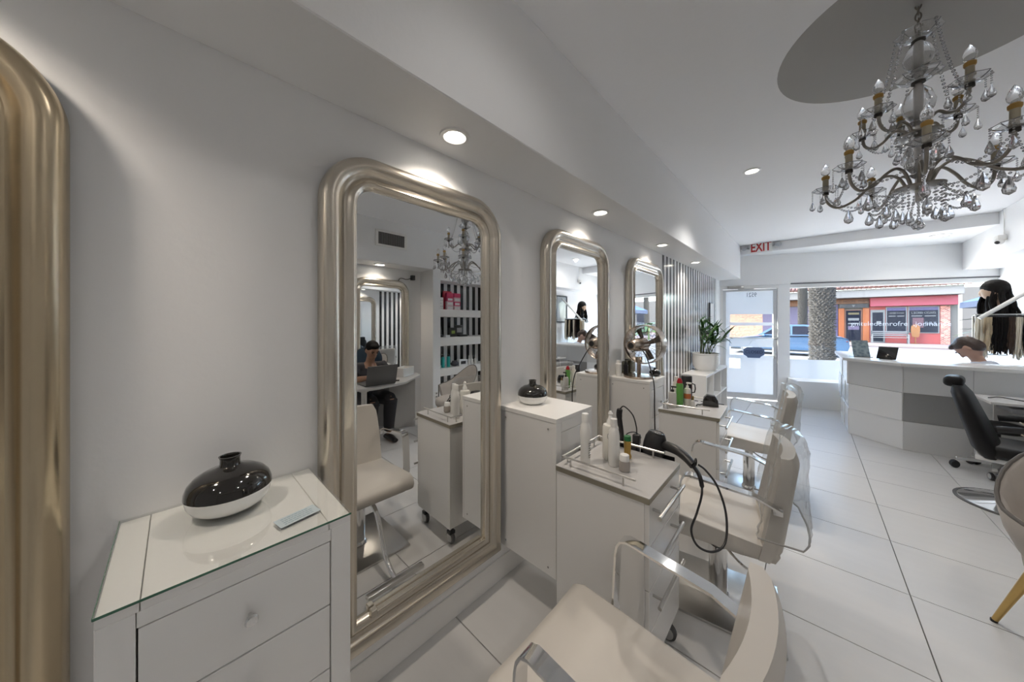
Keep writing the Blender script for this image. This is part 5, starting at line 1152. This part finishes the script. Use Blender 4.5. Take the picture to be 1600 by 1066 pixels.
# palms
BARK = mat('palm_bark', (0.0281, 0.0248, 0.021), .9, var=.3, scale=10); FROND = mat('palm_frond', (0.0279, 0.0558, 0.0139), .5)
def palm(label, loc, r, h, lean, fro=14):
    t = thing('palm_tree', label, 'tree', loc); N_ = 24
    P = lambda f: V((lean * f * f * h * .1, 0, h * f))
    MB().tube([P(i / N_) for i in range(N_ + 1)], [r * (.94 if i else 1.1) for i in range(N_ + 1)], 16).build('trunk', BARK, t)
    b = MB(); rr_ = random.Random(5); nz_ = int(h / (.20 * r)); nk = 17
    for i in range(nz_):
        f = (i + .3) / nz_; c = P(f)
        for k in range(nk):
            a = 2 * PI * (k + .5 * (i % 2)) / nk + rr_.uniform(-.08, .08); o_ = V((math.cos(a), math.sin(a), 0)); s2 = V((-o_.y, o_.x, 0)); wd = r * .20; hh = r * rr_.uniform(.08, .18)
            p0 = c + o_ * r * .90; tip = c + o_ * r * rr_.uniform(1.05, 1.22) + V((0, 0, hh * .9))
            vs = [b.bm.verts.new(q_) for q_ in (p0 - s2 * wd, p0 + s2 * wd, c + o_ * r * .92 + V((0, 0, hh * 1.5)), tip, c + o_ * r * 1.08 - V((0, 0, hh * .2)))]
            for tri in ((0, 4, 3), (4, 1, 3), (1, 2, 3), (2, 0, 3)): b.bm.faces.new([vs[q_] for q_ in tri])
    b.build('leaf_bases', BARK, t, kind='stuff', sharp=20)
    fm_ = MB(); N2 = 10
    for k in range(N2):
        f = k / N2; x = 2.6 * f; z = .9 * f - 1.5 * f * f; l_ = .55 * (1 - f * .6)
        for s3 in (-1, 1): fm_.quad((x, 0, z), (x + .14, 0, z), (x + .5 * l_ + .1, s3 * l_, z - .25 * l_), (x + .5 * l_, s3 * l_ * .9, z - .25 * l_))
    fm_.tube([(2.6 * f, 0, .9 * f - 1.5 * f * f) for f in [k / N2 for k in range(N2 + 1)]], .025, 5); me = fm_.mesh('frond', FROND)
    for k in range(fro): inst(me, 'frond', t, P(1), (0, R(-25 + 40 * ((k * 7) % 5) / 4), 2 * PI * k / fro), (1.1,) * 3)
palm('thick palm trunk with rough leaf scars on the sidewalk just outside the window', (1.56, 12.5, GZ), .255, 6.5, -.02)
palm('slender palm trunk farther across the street, left of the thick palm', (.88, 34.2, GZ), .27, 8.0, 0)
palm('palm beyond the corner of the far building at the right', (13.5, 40, GZ), .28, 7.0, .1)
# blue canopy over the neighbour's tables
t = thing('patio_umbrella', 'blue canvas patio umbrella on the sidewalk at the right end of the window', 'umbrella', (6.15, 15.2, GZ))
CANV = mat('blue_canvas', (0.0232, 0.0558, 0.14), .8)
MB().tube([(0, 0, 0), (0, 0, 2.95)], .025, 10).build('pole', STEEL, t); MB().cyl((0, 0, 0), .28, .06, 24, bev=.01).build('base', RUBBER, t)
N_ = 8; b = MB(); rm = [V((1.75 * math.cos(2 * PI * k / N_ + .39), 1.75 * math.sin(2 * PI * k / N_ + .39), 2.18)) for k in range(N_)]
b.rings([[V((p.x, p.y, p.z - .0)) for p in rm], [V((p.x * .04, p.y * .04, 2.92)) for p in rm], [V((p.x * .035, p.y * .035, 2.90)) for p in rm], [V((p.x * .99, p.y * .99, p.z - .02)) for p in rm]], loop=True); b.build('canopy', CANV, t, sharp=20)
b = MB(); b.rings([[p * 1.0 for p in rm], [V((p.x * 1.004, p.y * 1.004, p.z - .16)) for p in rm], [V((p.x * .996, p.y * .996, p.z - .16)) for p in rm], [V((p.x * .99, p.y * .99, p.z - .005)) for p in rm]], loop=True); b.build('valance', mat('navy_canvas', (0.00694, 0.0139, 0.0372), .8), t, sharp=20)
for p in rm: MB().tube([(0, 0, 2.86), (p.x * .97, p.y * .97, 2.17)], .010, 5).build('rib', STEEL, t)
# planting at the corner
rr = random.Random(9)
bl = MB(); 
for k in range(9): bl.quad((k * .15, -.20 * math.sin(PI * (k + .2) / 9.6), .35 * k * .15 - .02 * k * k), (k * .15, .20 * math.sin(PI * (k + .2) / 9.6), .35 * k * .15 - .02 * k * k), ((k + 1) * .15, .20 * math.sin(PI * (k + 1.2) / 9.6), .35 * (k + 1) * .15 - .02 * (k + 1) ** 2), ((k + 1) * .15, -.20 * math.sin(PI * (k + 1.2) / 9.6), .35 * (k + 1) * .15 - .02 * (k + 1) ** 2))
blm = bl.mesh('leaf', mat('banana_leaf', (0.0348, 0.0732, 0.0139), .45))
for i, (x, y, lb) in enumerate(((10.6, 38.2, 'big leafy banana plant at the right corner of the far building'), (15.5, 36.0, 'leafy banana plant farther right of the far building corner'), (9.6, 30.0, 'broad leafy banana plant by the kerb seen behind the hair extensions'))):
    t = thing('banana_plant', lb, 'plant', (x, y, GZ)); MB().tube([(0, 0, 0), (.03, 0, 1.4)], [.11, .07], 10).build('stem', STEM, t)
    for k in range(16): inst(blm, 'leaf', t, (.03, 0, .5 + .06 * k), (rr.uniform(-.3, .3), rr.uniform(-1.0, -.2), k * 2.4), (rr.uniform(.8, 1.3),) * 3)
t = thing('far_building', 'pale building far off beyond the corner at the right', 'building', (19, 52, GZ)); MB().box(-7, 12, 0, 8, 0, 5.0).build('wall', CREAM, t)
for k in range(4): MB().box(-5.5 + k * 4, -3.5 + k * 4, -.06, 0, 1.2, 3.2).build('window', DGLASS, t)
